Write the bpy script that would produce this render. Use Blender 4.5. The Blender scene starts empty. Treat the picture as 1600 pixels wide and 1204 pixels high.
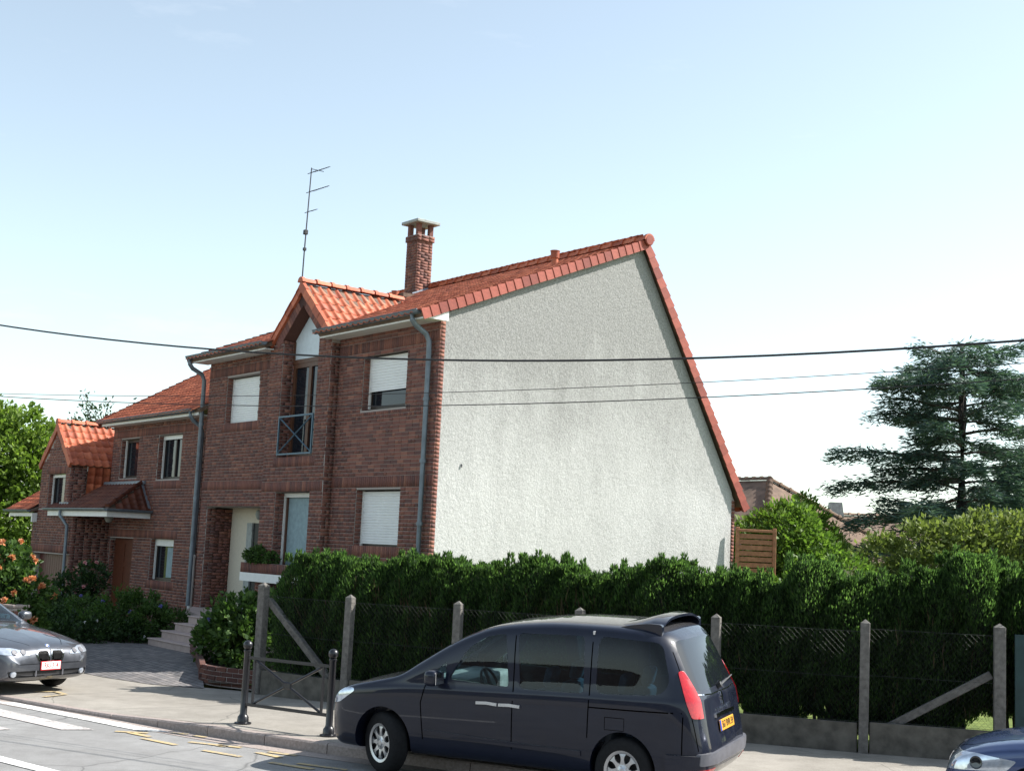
import bpy, bmesh, math, random
import numpy as np
from mathutils import Vector, Matrix
from mathutils.bvhtree import BVHTree

random.seed(7); rng = np.random.default_rng(7)
R = math.radians
scene = bpy.context.scene
C = scene.collection

# ------------------------------------------------------------------ camera
cam = bpy.data.cameras.new('camera'); cam_ob = bpy.data.objects.new('camera', cam); C.objects.link(cam_ob)
cam.sensor_width = 36; cam.lens = 2061/1600*36; cam.clip_start = .1; cam.clip_end = 3000
TILT, ROLL = .12591, .0464
_c, _s = math.cos(ROLL), math.sin(ROLL)
_lev_up = Vector((0, -math.sin(TILT), math.cos(TILT))); _fwd = Vector((0, math.cos(TILT), math.sin(TILT)))
_right = Vector((_c, 0, 0)) + _s*_lev_up; _up = Vector((-_s, 0, 0)) + _c*_lev_up
cam_ob.matrix_world = Matrix.Translation((0, 0, 2.45)) @ Matrix((_right, _up, -_fwd)).transposed().to_4x4()
scene.camera = cam_ob

# ------------------------------------------------------------------ sky, sun, exposure
SUN_AZ, SUN_EL = R(9), R(42)           # azimuth from +X towards +Y
world = bpy.data.worlds.new('World'); scene.world = world; world.use_nodes = True
wn = world.node_tree.nodes; wl = world.node_tree.links; wn.clear()
sky = wn.new('ShaderNodeTexSky'); sky.sky_type = 'NISHITA'; sky.sun_disc = False
sky.sun_elevation = SUN_EL; sky.sun_rotation = math.pi/2 - SUN_AZ
sky.air_density = 1.0; sky.dust_density = .7; sky.ozone_density = 1.0; sky.altitude = 50
wb = wn.new('ShaderNodeBackground'); wb.inputs['Strength'].default_value = .13
wo = wn.new('ShaderNodeOutputWorld')
hz = wn.new('ShaderNodeHueSaturation'); hz.inputs['Saturation'].default_value = .64; wl.new(sky.outputs[0], hz.inputs['Color'])
tint = wn.new('ShaderNodeMix'); tint.data_type = 'RGBA'; tint.blend_type = 'MULTIPLY'; tint.inputs[0].default_value = 1; tint.inputs[7].default_value = (.965, 1.015, .97, 1)
wl.new(hz.outputs[0], tint.inputs[6])
ctc = wn.new('ShaderNodeTexCoord'); cmp_ = wn.new('ShaderNodeMapping'); cmp_.inputs['Scale'].default_value = (2.2, 2.2, 9); cno = wn.new('ShaderNodeTexNoise'); cno.inputs['Scale'].default_value = 1.6; cno.inputs['Detail'].default_value = 7; cno.inputs['Roughness'].default_value = .62
crm = wn.new('ShaderNodeValToRGB'); crm.color_ramp.elements[0].position = .60; crm.color_ramp.elements[0].color = (0, 0, 0, 1); crm.color_ramp.elements[1].position = .80; crm.color_ramp.elements[1].color = (.2, .2, .2, 1)
cmx = wn.new('ShaderNodeMix'); cmx.data_type = 'RGBA'; cmx.inputs[7].default_value = (6.2, 6.3, 6.4, 1)      # thin high haze
wl.new(ctc.outputs['Generated'], cmp_.inputs[0]); wl.new(cmp_.outputs[0], cno.inputs['Vector']); wl.new(cno.outputs['Fac'], crm.inputs[0]); wl.new(crm.outputs[0], cmx.inputs[0])
wl.new(tint.outputs[2], cmx.inputs[6]); wl.new(cmx.outputs[2], wb.inputs[0]); wl.new(wb.outputs[0], wo.inputs[0])
sun = bpy.data.lights.new('sun', 'SUN'); sun.energy = 5.0; sun.angle = R(.5); sun.color = (1, .965, .905)
sun_ob = bpy.data.objects.new('sun', sun); C.objects.link(sun_ob)
sun_dir = Vector((math.cos(SUN_AZ)*math.cos(SUN_EL), math.sin(SUN_AZ)*math.cos(SUN_EL), math.sin(SUN_EL)))
sun_ob.rotation_mode = 'QUATERNION'; sun_ob.rotation_quaternion = sun_dir.to_track_quat('Z', 'Y'); sun_ob.location = (30, 8, 30)
scene.view_settings.view_transform = 'Standard'; scene.view_settings.look = 'None'
scene.view_settings.exposure = .93; scene.view_settings.gamma = 1
scene.render.resolution_x = 1024; scene.render.resolution_y = 770

# ------------------------------------------------------------------ material helpers
class NT:
    def __init__(s, name):
        s.m = bpy.data.materials.new(name); s.m.use_nodes = True
        s.t = s.m.node_tree; s.n = s.t.nodes; s.n.clear()
        s.out = s.n.new('ShaderNodeOutputMaterial')
    def node(s, typ, **kw):
        n = s.n.new('ShaderNode'+typ)
        for k, v in kw.items(): setattr(n, k, v)
        return n
    def link(s, a, b): s.t.links.new(a, b)
    def noise(s, scale, detail=4, rough=.6, coord='Object', stretch=None):
        tc = s.node('TexCoord'); n = s.node('TexNoise'); n.inputs['Scale'].default_value = scale
        n.inputs['Detail'].default_value = detail; n.inputs['Roughness'].default_value = rough
        src = tc.outputs[coord]
        if stretch:
            mp = s.node('Mapping'); mp.inputs['Scale'].default_value = stretch; s.link(src, mp.inputs[0]); src = mp.outputs[0]
        s.link(src, n.inputs['Vector']); return n.outputs['Fac']
    def ramp(s, fac, stops):
        r = s.node('ValToRGB'); e = r.color_ramp.elements
        while len(e) < len(stops): e.new(.5)
        for k, (p, c) in zip(e, stops): k.position = p; k.color = (*c, 1) if len(c) == 3 else c
        if fac is not None: s.link(fac, r.inputs[0])
        return r.outputs[0]
    def mix(s, fac, a, b, mode='MIX'):
        m = s.node('Mix', data_type='RGBA', blend_type=mode)
        for v, i in ((fac, 0), (a, 6), (b, 7)):
            if isinstance(v, (int, float)): m.inputs[i].default_value = v
            elif isinstance(v, tuple): m.inputs[i].default_value = (*v, 1)
            else: s.link(v, m.inputs[i])
        return m.outputs[2]
    def rnd(s):
        g = s.node('NewGeometry'); o = s.node('ObjectInfo'); a = s.node('Math', operation='ADD'); f = s.node('Math', operation='FRACT')
        s.link(g.outputs['Random Per Island'], a.inputs[0]); s.link(o.outputs['Random'], a.inputs[1]); s.link(a.outputs[0], f.inputs[0])
        return f.outputs[0]
    def bsdf(s, col, rough=.7, metal=0, spec=.5, coat=0, bump=None, bstr=.3, bdist=.01, trans=0, coat_rough=.03):
        b = s.node('BsdfPrincipled')
        if isinstance(col, tuple): b.inputs['Base Color'].default_value = (*col, 1)
        else: s.link(col, b.inputs['Base Color'])
        if isinstance(rough, (int, float)): b.inputs['Roughness'].default_value = rough
        else: s.link(rough, b.inputs['Roughness'])
        b.inputs['Metallic'].default_value = metal; b.inputs['Specular IOR Level'].default_value = spec
        b.inputs['Coat Weight'].default_value = coat; b.inputs['Coat Roughness'].default_value = coat_rough
        if bump is not None:
            bp = s.node('Bump'); bp.inputs['Strength'].default_value = bstr; bp.inputs['Distance'].default_value = bdist
            s.link(bump, bp.inputs['Height']); s.link(bp.outputs[0], b.inputs['Normal'])
        s.link(b.outputs[0], s.out.inputs[0]); return b

def plain(name, col, rough=.6, metal=0, var=.25, scale=8, bump=0, coat=0, spec=.5):
    t = NT(name); f = t.noise(scale)
    c = t.ramp(f, [(.25, tuple(x*(1-var) for x in col)), (.75, tuple(min(1, x*(1+var)) for x in col))])
    t.bsdf(c, rough, metal, spec, coat, f if bump else None, bump); return t.m

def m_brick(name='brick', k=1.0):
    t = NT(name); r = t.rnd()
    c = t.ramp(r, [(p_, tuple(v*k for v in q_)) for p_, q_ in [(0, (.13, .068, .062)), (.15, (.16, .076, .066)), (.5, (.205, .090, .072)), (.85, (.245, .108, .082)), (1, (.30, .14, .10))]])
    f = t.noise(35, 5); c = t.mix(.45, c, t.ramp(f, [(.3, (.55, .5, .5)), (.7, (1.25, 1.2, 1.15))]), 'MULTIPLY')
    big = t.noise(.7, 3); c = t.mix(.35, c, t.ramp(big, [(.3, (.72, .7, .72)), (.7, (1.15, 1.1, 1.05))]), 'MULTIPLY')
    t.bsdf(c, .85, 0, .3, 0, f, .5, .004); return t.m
def m_mortar():
    t = NT('mortar'); f = t.noise(40); t.bsdf(t.ramp(f, [(.2, (.30, .26, .24)), (.8, (.44, .39, .36))]), .95, 0, .2, 0, f, .5); return t.m
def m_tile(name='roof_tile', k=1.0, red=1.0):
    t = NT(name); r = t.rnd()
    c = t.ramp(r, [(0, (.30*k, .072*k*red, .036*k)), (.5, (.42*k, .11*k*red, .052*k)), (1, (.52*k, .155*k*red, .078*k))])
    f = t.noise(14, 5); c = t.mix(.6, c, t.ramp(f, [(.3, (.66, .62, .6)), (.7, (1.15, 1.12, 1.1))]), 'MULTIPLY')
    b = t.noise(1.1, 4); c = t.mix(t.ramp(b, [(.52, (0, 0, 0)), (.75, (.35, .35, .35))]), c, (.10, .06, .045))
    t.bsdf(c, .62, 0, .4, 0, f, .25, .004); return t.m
def m_stucco():
    t = NT('stucco'); fine = t.noise(26, 6, .8); mid = t.noise(9, 4); big = t.noise(.55, 5, .65)
    st = t.noise(1.0, 6, .75, stretch=(2.2, 2.2, .75))
    tc = t.node('TexCoord'); sp = t.node('SeparateXYZ'); t.link(tc.outputs['Object'], sp.inputs[0])
    mr = t.node('MapRange'); mr.inputs['From Min'].default_value = 3.6; mr.inputs['From Max'].default_value = 7.6; t.link(sp.outputs['Z'], mr.inputs[0])
    add = t.node('Math', operation='MULTIPLY_ADD'); t.link(mr.outputs[0], add.inputs[0]); add.inputs[1].default_value = .62
    mm = t.node('Math', operation='MULTIPLY_ADD'); t.link(big, mm.inputs[0]); mm.inputs[1].default_value = .55; mm.inputs[2].default_value = -.165
    t.link(mm.outputs[0], add.inputs[2])
    m2 = t.node('Math', operation='MULTIPLY_ADD'); t.link(st, m2.inputs[0]); m2.inputs[1].default_value = .62; t.link(add.outputs[0], m2.inputs[2])
    grime = t.ramp(m2.outputs[0], [(.34, (0, 0, 0)), (.86, (1, 1, 1))])
    base = t.mix(t.ramp(fine, [(.35, (0, 0, 0)), (.65, (1, 1, 1))]), (.42, .416, .404), (.61, .605, .59))
    dirty = t.mix(t.ramp(fine, [(.35, (0, 0, 0)), (.65, (1, 1, 1))]), (.21, .206, .198), (.385, .38, .368))
    c = t.mix(grime, base, dirty)
    h = t.node('Math', operation='ADD'); t.link(fine, h.inputs[0]); t.link(mid, h.inputs[1])
    t.bsdf(c, .95, 0, .15, 0, h.outputs[0], .6, .022); return t.m
def m_asphalt(name, a, b, spots=True, patch=.12):
    t = NT(name); f = t.noise(90, 3, .8); big = t.noise(.35, 5, .6); mid = t.noise(2.2, 5, .7)
    c = t.mix(t.ramp(f, [(.35, (0, 0, 0)), (.65, (1, 1, 1))]), a, b)
    c = t.mix(.6, c, t.ramp(big, [(.3, (.74, .73, .72)), (.7, (1.15, 1.15, 1.15))]), 'MULTIPLY')
    c = t.mix(.6, c, t.ramp(mid, [(.3, (.66, .65, .64)), (.62, (1.08, 1.08, 1.08))]), 'MULTIPLY')
    if spots:
        v = t.node('TexVoronoi'); v.inputs['Scale'].default_value = .55; v.feature = 'DISTANCE_TO_EDGE'
        tc = t.node('TexCoord'); n2 = t.node('TexNoise'); n2.inputs['Scale'].default_value = 1.3; t.link(tc.outputs['Object'], n2.inputs[0])
        mx = t.mix(.25, tc.outputs['Object'], n2.outputs['Color']); t.link(mx, v.inputs['Vector'])
        c = t.mix(t.ramp(v.outputs['Distance'], [(.0, (.5, .5, .5)), (.006, (0, 0, 0))]), c, (.03, .03, .03))
    t.bsdf(c, .9, 0, .25, 0, f, .5, .006); return t.m
def m_paint(name, col):
    t = NT(name); f = t.noise(25, 6, .8); m = t.noise(3, 4)
    a = t.mix(t.ramp(f, [(.44, (0, 0, 0)), (.56, (1, 1, 1))]), (.25, .24, .23), col)
    c = t.mix(t.ramp(m, [(.42, (0, 0, 0)), (.66, (1, 1, 1))]), a, col); t.bsdf(c, .8, 0, .3, 0, f, .3); return t.m
def m_leaf(name, lo, mid, hi, trans=.35, rough=.55, tk=(1.3, 1.5, .4), tm=.5):
    t = NT(name); r = t.rnd(); c = t.ramp(r, [(0, lo), (.5, mid), (1, hi)])
    b = t.node('BsdfPrincipled'); t.link(c, b.inputs['Base Color']); b.inputs['Roughness'].default_value = rough; b.inputs['Specular IOR Level'].default_value = .3
    tr = t.node('BsdfTranslucent'); t.link(t.mix(tm, c, tk, 'MULTIPLY'), tr.inputs[0])
    mx = t.node('MixShader'); mx.inputs[0].default_value = trans; t.link(b.outputs[0], mx.inputs[1]); t.link(tr.outputs[0], mx.inputs[2])
    t.link(mx.outputs[0], t.out.inputs[0]); return t.m
def m_glass(name, tint, refl=1.45, clear=1.0):
    t = NT(name); fr = t.node('Fresnel'); fr.inputs[0].default_value = refl
    tr = t.node('BsdfTransparent'); tr.inputs[0].default_value = (*tint, 1)
    gl = t.node('BsdfGlossy'); gl.inputs[0].default_value = (1, 1, 1, 1); gl.inputs['Roughness'].default_value = .015
    ge = t.node('NewGeometry'); iv = t.node('Math', operation='SUBTRACT'); iv.inputs[0].default_value = 1; t.link(ge.outputs['Backfacing'], iv.inputs[1]); ml = t.node('Math', operation='MULTIPLY'); t.link(fr.outputs[0], ml.inputs[0]); t.link(iv.outputs[0], ml.inputs[1])
    mx = t.node('MixShader'); t.link(ml.outputs[0], mx.inputs[0]); t.link(tr.outputs[0], mx.inputs[1]); t.link(gl.outputs[0], mx.inputs[2])
    t.link(mx.outputs[0], t.out.inputs[0]); return t.m
def m_carpaint(name, col, metal=.5, rough=.35):
    t = NT(name); f = t.noise(3, 4); fl = t.noise(900, 1)
    c = t.mix(.3, col, t.ramp(f, [(.3, tuple(x*.7 for x in col)), (.7, tuple(x*1.3 for x in col))]))
    ro = t.ramp(t.noise(6, 5), [(.3, (rough*.8,)*3), (.8, (rough*1.4,)*3)])
    dust = t.ramp(t.noise(12, 6, .7), [(.35, (.015,)*3), (.8, (.06,)*3)])
    t.bsdf(c, ro, metal, .15 if metal < .2 else .5, 1.0, coat_rough=.04); 
    if metal < .2:                      # grey painted on level panels: settled dust plus the bright reflected sheen
        ge = t.node('NewGeometry'); sx = t.node('SeparateXYZ'); t.link(ge.outputs['Normal'], sx.inputs[0])
        up = t.ramp(sx.outputs['Z'], [(.90, (0, 0, 0)), (.985, (.30, .30, .30))])
        c = t.mix(up, c, (.20, .19, .18)); b0 = [n for n in t.n if n.type == 'BSDF_PRINCIPLED'][0]; t.link(c, b0.inputs['Base Color'])
    b = [n for n in t.n if n.type == 'BSDF_PRINCIPLED'][0]; b.inputs['Coat IOR'].default_value = 1.38 if metal < .2 else 1.5; t.link(dust, b.inputs['Coat Roughness']); return t.m

M = {}
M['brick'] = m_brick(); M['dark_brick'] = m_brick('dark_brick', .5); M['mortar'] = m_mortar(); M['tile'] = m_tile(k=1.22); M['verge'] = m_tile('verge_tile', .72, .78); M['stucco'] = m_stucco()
M['shaded_tile'] = m_tile('shaded_porch_tile', .27)  # tile copy darkened to paint in the shade on the porch roof
M['old_tile'] = plain('weathered_tile', (.15, .10, .072), .9, var=.5, scale=3, bump=.3)
M['cream'] = plain('cream_render', (.62, .56, .45), .9, var=.08, bump=.2, scale=20)
M['white'] = plain('white_paint', (.78, .77, .74), .55, var=.06)
M['shutter'] = plain('shutter_pvc', (.80, .80, .80), .45, var=.05, scale=4)
M['zinc'] = plain('zinc', (.17, .20, .23), .5, .35, var=.25, scale=5)
M['lead'] = plain('lead_flashing', (.24, .27, .31), .55, .4, var=.3, scale=12)
M['wood_frame'] = plain('stained_wood', (.10, .04, .02), .5, var=.35, scale=15)
M['door_red'] = plain('red_brown_paint', (.09, .016, .014), .5, var=.2)
M['door_wood'] = plain('varnished_door', (.11, .032, .014), .45, var=.3, scale=12)
M['bluegrey'] = plain('blue_grey_steel', (.06, .115, .165), .45, .2, var=.2)
M['concrete'] = plain('old_concrete', (.135, .125, .113), .95, var=.45, scale=14, bump=.6)
M['plinth'] = plain('mossy_concrete', (.105, .096, .08), .95, var=.5, scale=5, bump=.6)
M['slab'] = plain('cement_cap', (.33, .35, .33), .9, var=.3, bump=.3)
M['black_metal'] = plain('black_enamel', (.008, .008, .011), .35, .0, var=.2, coat=.2)
M['seam'] = plain('panel_gap', (.0012, .0012, .0014), 1, var=.1, spec=.0)
M['slate'] = plain('slate_grey', (.055, .05, .05), .8, var=.4, scale=2)
M['tyre'] = plain('tyre_rubber', (.013, .013, .014), .85, var=.3, scale=30, spec=.2)
M['plastic'] = plain('black_plastic', (.018, .018, .02), .5, var=.2)
M['bumper'] = plain('grey_plastic', (.10, .10, .115), .5, var=.2)
M['alloy'] = plain('alloy', (.52, .52, .53), .35, .8, var=.12)
M['chrome'] = plain('chrome', (.80, .80, .82), .12, 1.0, var=.03)
M['pane'] = plain('dark_window_glass', (.010, .014, .02), .05, var=.2, spec=.4)
M['dark_frame'] = plain('dark_brown_frame', (.035, .022, .016), .5, var=.3, scale=10)
M['curtain'] = plain('net_curtain', (.24, .33, .36), .7, var=.2, scale=9)
M['curtain_sheen'] = plain('pale_curtain_sheen', (.58, .64, .68), .35, var=.08)
M['interior'] = plain('grey_upholstery', (.11, .12, .14), .85, var=.3, scale=20)
M['dash'] = plain('dashboard', (.20, .215, .22), .6, var=.3)
M['steps'] = plain('tiled_step', (.42, .33, .30), .7, var=.15, scale=6)
M['soil'] = plain('soil', (.06, .045, .03), 1, var=.4, scale=6, bump=.5)
M['bark'] = plain('bark', (.07, .06, .053), .95, var=.45, scale=10, bump=.7)
M['timber'] = plain('trellis_timber', (.34, .15, .075), .8, var=.35, scale=9)
M['gate'] = plain('green_gate_paint', (.012, .038, .038), .6, var=.3)
M['cable'] = plain('cable_black', (.015, .015, .017), .7, var=.1)
M['antenna'] = plain('antenna_metal', (.06, .06, .07), .5, .5, var=.2)
M['wire'] = plain('galvanised_wire', (.06, .065, .06), .6, .6, var=.2)
M['asphalt'] = m_asphalt('asphalt', (.19, .188, .185), (.31, .305, .30))
M['pavement'] = m_asphalt('pavement_asphalt', (.23, .21, .185), (.36, .335, .295))
M['kerb'] = plain('granite_kerb', (.30, .25, .225), .85, var=.3, scale=30, bump=.4)
M['line'] = m_paint('road_paint_white', (.80, .79, .76)); M['yellow'] = m_paint('road_paint_yellow', (.50, .38, .19))
M['pinkline'] = m_paint('worn_road_paint', (.55, .50, .48))
M['lens'] = plain('lamp_lens', (.55, .6, .68), .06, .55, var=.25, scale=16, coat=1)
M['red_lens'] = plain('red_lens', (.50, .008, .012), .12, 0, var=.3, scale=22, coat=1)
M['plate_y'] = plain('yellow_plate', (.62, .30, .03), .4, var=.05); M['plate_w'] = plain('white_plate', (.8, .8, .78), .4, var=.04)
M['ink'] = plain('plate_ink', (.012, .012, .012), .5); M['redink'] = plain('red_ink', (.55, .012, .02), .5); M['blue'] = plain('blue_band', (.02, .06, .35), .4)
M['carglass'] = m_glass('tinted_car_glass', (.42, .56, .62), 1.42); M['clearglass'] = m_glass('clear_car_glass', (.78, .87, .87), 1.42)
M['darkglass'] = plain('privacy_glass', (.008, .010, .013), .02, var=.1, spec=.9)
M['van_paint'] = m_carpaint('dark_blue_paint', (.006, .0085, .020), .0, .4)
M['bmw_paint'] = m_carpaint('grey_metallic_paint', (.085, .09, .105), .6)
M['audi_paint'] = m_carpaint('blue_metallic_paint', (.035, .06, .15), .55)
def m_pavers():
    t = NT('block_paving'); tc = t.node('TexCoord'); mp = t.node('Mapping'); mp.inputs['Rotation'].default_value = (0, 0, R(52)); t.link(tc.outputs['Object'], mp.inputs[0])
    b = t.node('TexBrick'); b.inputs['Scale'].default_value = 1; b.inputs['Brick Width'].default_value = .21; b.inputs['Row Height'].default_value = .105
    b.inputs['Mortar Size'].default_value = .008; b.inputs['Color1'].default_value = (.13, .125, .13, 1); b.inputs['Color2'].default_value = (.22, .20, .195, 1); b.inputs['Mortar'].default_value = (.06, .06, .05, 1)
    t.link(mp.outputs[0], b.inputs['Vector']); f = t.noise(3, 5)
    c = t.mix(.7, b.outputs['Color'], t.ramp(f, [(.3, (.6, .6, .6)), (.7, (1.25, 1.25, 1.25))]), 'MULTIPLY')
    t.bsdf(c, .85, 0, .3, 0, b.outputs['Fac'], -.5, .006); return t.m
M['pavers'] = m_pavers()
def m_grass():
    t = NT('grass'); f = t.noise(5, 6, .7); g = t.noise(.4, 3)
    c = t.ramp(f, [(.3, (.06, .09, .02)), (.7, (.17, .21, .05))]); t.bsdf(c, .9, 0, .2, 0, f, .8, .03); return t.m
M['grass'] = m_grass()
M['thuja'] = m_leaf('thuja_sprays', (.006, .013, .005), (.013, .028, .009), (.030, .056, .017), .5, .6, (7.6, 7.6, 4.6), 1.0)
M['thuja_dry'] = m_leaf('dry_twigs', (.05, .03, .018), (.09, .055, .03), (.13, .09, .05), .1)
M['leaf_bright'] = m_leaf('bright_leaf', (.06, .112, .02), (.105, .185, .034), (.17, .265, .055), .48)
M['leaf_sun'] = m_leaf('sunny_leaf', (.085, .14, .024), (.14, .22, .04), (.22, .31, .065), .5)
M['leaf_mid'] = m_leaf('mid_leaf', (.03, .065, .016), (.055, .11, .025), (.10, .17, .04), .35)
M['leaf_dark'] = m_leaf('dark_leaf', (.014, .034, .012), (.03, .06, .018), (.05, .095, .026), .25)
M['leaf_olive'] = m_leaf('olive_leaf', (.085, .115, .03), (.14, .18, .05), (.22, .26, .085), .4)
M['leaf_cedar'] = m_leaf('cedar_needles', (.035, .068, .064), (.062, .115, .10), (.115, .18, .145), .3)
M['petal_o'] = m_leaf('orange_petal', (.55, .17, .09), (.66, .28, .15), (.75, .45, .28), .3)
M['petal_p'] = m_leaf('pink_petal', (.6, .2, .25), (.7, .35, .4), (.75, .5, .5), .3)
M['petal_b'] = m_leaf('violet_petal', (.12, .12, .45), (.2, .18, .55), (.3, .28, .6), .3)
M['core'] = plain('core_shade', (.016, .018, .010), 1, var=.4, scale=9)

# ------------------------------------------------------------------ mesh helpers
class MB:
    def __init__(s): s.v = []; s.f = []
    def add(s, vs, fs, mat=None):
        o = len(s.v)
        s.v += [tuple(mat @ Vector(p)) for p in vs] if mat is not None else [tuple(p) for p in vs]
        s.f += [tuple(i+o for i in f) for f in fs]; return s
    def box(s, x0, x1, y0, y1, z0, z1, mat=None):
        return s.add([(x0,y0,z0),(x1,y0,z0),(x1,y1,z0),(x0,y1,z0),(x0,y0,z1),(x1,y0,z1),(x1,y1,z1),(x0,y1,z1)],
                     [(0,3,2,1),(4,5,6,7),(0,1,5,4),(1,2,6,5),(2,3,7,6),(3,0,4,7)], mat)
    def rbox(s, x0, x1, y0, y1, z0, z1, b=.02, seg=2, mat=None):
        bm = bmesh.new(); bmesh.ops.create_cube(bm, size=1)
        for v in bm.verts: v.co = Vector(((x0+x1)/2+v.co.x*(x1-x0), (y0+y1)/2+v.co.y*(y1-y0), (z0+z1)/2+v.co.z*(z1-z0)))
        bmesh.ops.bevel(bm, geom=bm.edges[:], offset=b, segments=seg, affect='EDGES', profile=.5)
        bm.verts.index_update(); s.add([v.co for v in bm.verts], [[v.index for v in f.verts] for f in bm.faces], mat); bm.free(); return s
    def prism(s, poly, axis, a, b):
        """poly of 2D points in the two remaining axes (x,y,z order), extruded a..b along axis"""
        n = len(poly)
        def P(p, d): return {'x': (d, p[0], p[1]), 'y': (p[0], d, p[1]), 'z': (p[0], p[1], d)}[axis]
        return s.add([P(p, a) for p in poly]+[P(p, b) for p in poly],
                     [tuple(range(n))[::-1], tuple(range(n, 2*n))]+[(i, (i+1) % n, n+(i+1) % n, n+i) for i in range(n)])
    def tube(s, path, r, n=8, cap=True):
        path = [Vector(p) for p in path]; rs = [float(q) for q in r] if isinstance(r, (list, tuple)) else [r]*len(path)
        rings = []; up = Vector((0, 0, 1))
        for i, p in enumerate(path):
            d = (path[min(i+1, len(path)-1)]-path[max(i-1, 0)]).normalized()
            a = d.cross(up)
            if a.length < 1e-3: a = d.cross(Vector((1, 0, 0)))
            a.normalize(); b = d.cross(a)
            rings.append([p+rs[i]*(math.cos(2*math.pi*k/n)*a+math.sin(2*math.pi*k/n)*b) for k in range(n)])
        vs = [v for q in rings for v in q]
        fs = [(i*n+k, i*n+(k+1) % n, (i+1)*n+(k+1) % n, (i+1)*n+k) for i in range(len(path)-1) for k in range(n)]
        if cap: fs += [tuple(range(n))[::-1], tuple(range((len(path)-1)*n, len(path)*n))]
        return s.add(vs, fs)
    def lathe(s, prof, n=16, mat=None):
        vs = [(r*math.cos(2*math.pi*k/n), r*math.sin(2*math.pi*k/n), z) for r, z in prof for k in range(n)]
        fs = [(i*n+k, i*n+(k+1) % n, (i+1)*n+(k+1) % n, (i+1)*n+k) for i in range(len(prof)-1) for k in range(n)]
        return s.add(vs, fs, mat)
    def mesh(s, name):
        me = bpy.data.meshes.new(name); me.from_pydata(s.v, [], s.f); me.update(); return me
    def build(s, name, mat, parent=None, smooth=False, fix=True):
        me = s.mesh(name)
        if fix:
            bm = bmesh.new(); bm.from_mesh(me); bmesh.ops.recalc_face_normals(bm, faces=bm.faces[:]); bm.to_mesh(me); bm.free()
        return link(name, me, mat, parent, smooth)
def link(name, me, mat, parent=None, smooth=False):
    o = bpy.data.objects.new(name, me); C.objects.link(o)
    if mat: me.materials.clear(); me.materials.append(M[mat] if isinstance(mat, str) else mat)
    if smooth is True:
        for p in me.polygons: p.use_smooth = True
    elif smooth:
        me.shade_smooth() if hasattr(me, 'shade_smooth') else None
        for p in me.polygons: p.use_smooth = True
        try: me.set_sharp_from_angle(angle=R(smooth))
        except Exception: pass
    if parent: o.parent = parent
    return o
def tag(o, label=None, cat=None, group=None, kind=None):
    for k, v in (('label', label), ('category', cat), ('group', group), ('kind', kind)):
        if v: o[k] = v
    return o
def thing(name, label, cat, loc=(0, 0, 0), rz=0, group=None):
    o = bpy.data.objects.new(name, None); C.objects.link(o); o.location = loc; o.rotation_euler = (0, 0, rz); o.empty_display_size = .3
    return tag(o, label, cat, group)
def bulk(name, V, F, mat, parent=None, kind=None):
    """numpy verts (N,3) and quads (M,4)"""
    me = bpy.data.meshes.new(name); me.vertices.add(len(V)); me.vertices.foreach_set('co', np.asarray(V, np.float32).ravel())
    me.loops.add(F.size); me.loops.foreach_set('vertex_index', F.astype(np.int32).ravel())
    me.polygons.add(len(F)); me.polygons.foreach_set('loop_start', np.arange(0, F.size, F.shape[1], dtype=np.int32))
    me.update(calc_edges=True); me.validate()
    o = link(name, me, mat, parent)
    if kind: o['kind'] = kind
    return o
def unit(a): return a/np.maximum(np.linalg.norm(a, axis=-1, keepdims=True), 1e-9)
def leaves(name, P, D, L, W, mat, parent=None, kind=None, fold=.25):
    n = len(P); D = unit(D); S = unit(np.cross(D, rng.normal(size=(n, 3)))); N = np.cross(D, S)
    L = np.broadcast_to(L, (n,))[:, None]; W = np.broadcast_to(W, (n,))[:, None]
    mid = P + D*L*.45
    V = np.stack([P, mid+S*W*.5+N*W*fold, P+D*L, mid-S*W*.5+N*W*fold], 1).reshape(-1, 3)
    return bulk(name, V, np.arange(4*n).reshape(n, 4), mat, parent, kind)
def instances(tv, tf, mats):
    """replicate a template mesh by 4x4 matrices -> V,F arrays (tf all quads)"""
    tv = np.c_[np.array(tv), np.ones(len(tv))]; ms = np.array([np.array(m) for m in mats])
    V = np.einsum('mij,vj->mvi', ms, tv)[..., :3].reshape(-1, 3)
    F = (np.array(tf)[None]+(np.arange(len(mats))*len(tv))[:, None, None]).reshape(-1, len(tf[0]))
    return V, F

# ------------------------------------------------------------------ the setting: ground, road, pavement
def struct(o): o['kind'] = 'structure'; return o
g = MB(); N = 24
g.add([(-600, -300, -.03), (600, -300, -.03), (600, 1500, -.03), (-600, 1500, -.03)], [(0, 1, 2, 3)])
struct(g.build('ground', 'grass'))
KERB = [(-30, 38.0), (-20, 29.8), (-13, 24.2), (-9.5, 21.4), (-7.22, 19.62), (-5.98, 18.7), (-4.87, 17.92), (-3.46, 16.87), (-2.14, 16.06), (0, 14.95), (3, 13.45), (8, 10.95), (14, 8.0), (30, .2)]
INNER = [(-24, 44), (-17, 34), (-12.5, 26.3), (-9.6, 23.9), (-8.4, 23.75), (-7.42, 23.85), (-6.6, 23.0), (-5.6, 22.25), (-4.7, 21.95), (-3.9, 21.62), (-2.31, 20.34), (2.89, 17.93), (6.31, 16.93), (14, 14.7), (30, 9)]
def resample(pts, n):
    pts = np.array(pts, float); t = np.r_[0, np.cumsum(np.linalg.norm(np.diff(pts, axis=0), axis=1))]
    u = np.linspace(0, t[-1], n); return np.c_[np.interp(u, t, pts[:, 0]), np.interp(u, t, pts[:, 1])]
def pav_z(x): return .045+.075*min(1, max(0, (x+5.3)/1.5))
K = np.array(KERB); 
def offset(pts, d):
    pts = np.array(pts, float); t = np.gradient(pts, axis=0); t = unit(t); return pts+np.c_[-t[:, 1], t[:, 0]]*d
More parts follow.
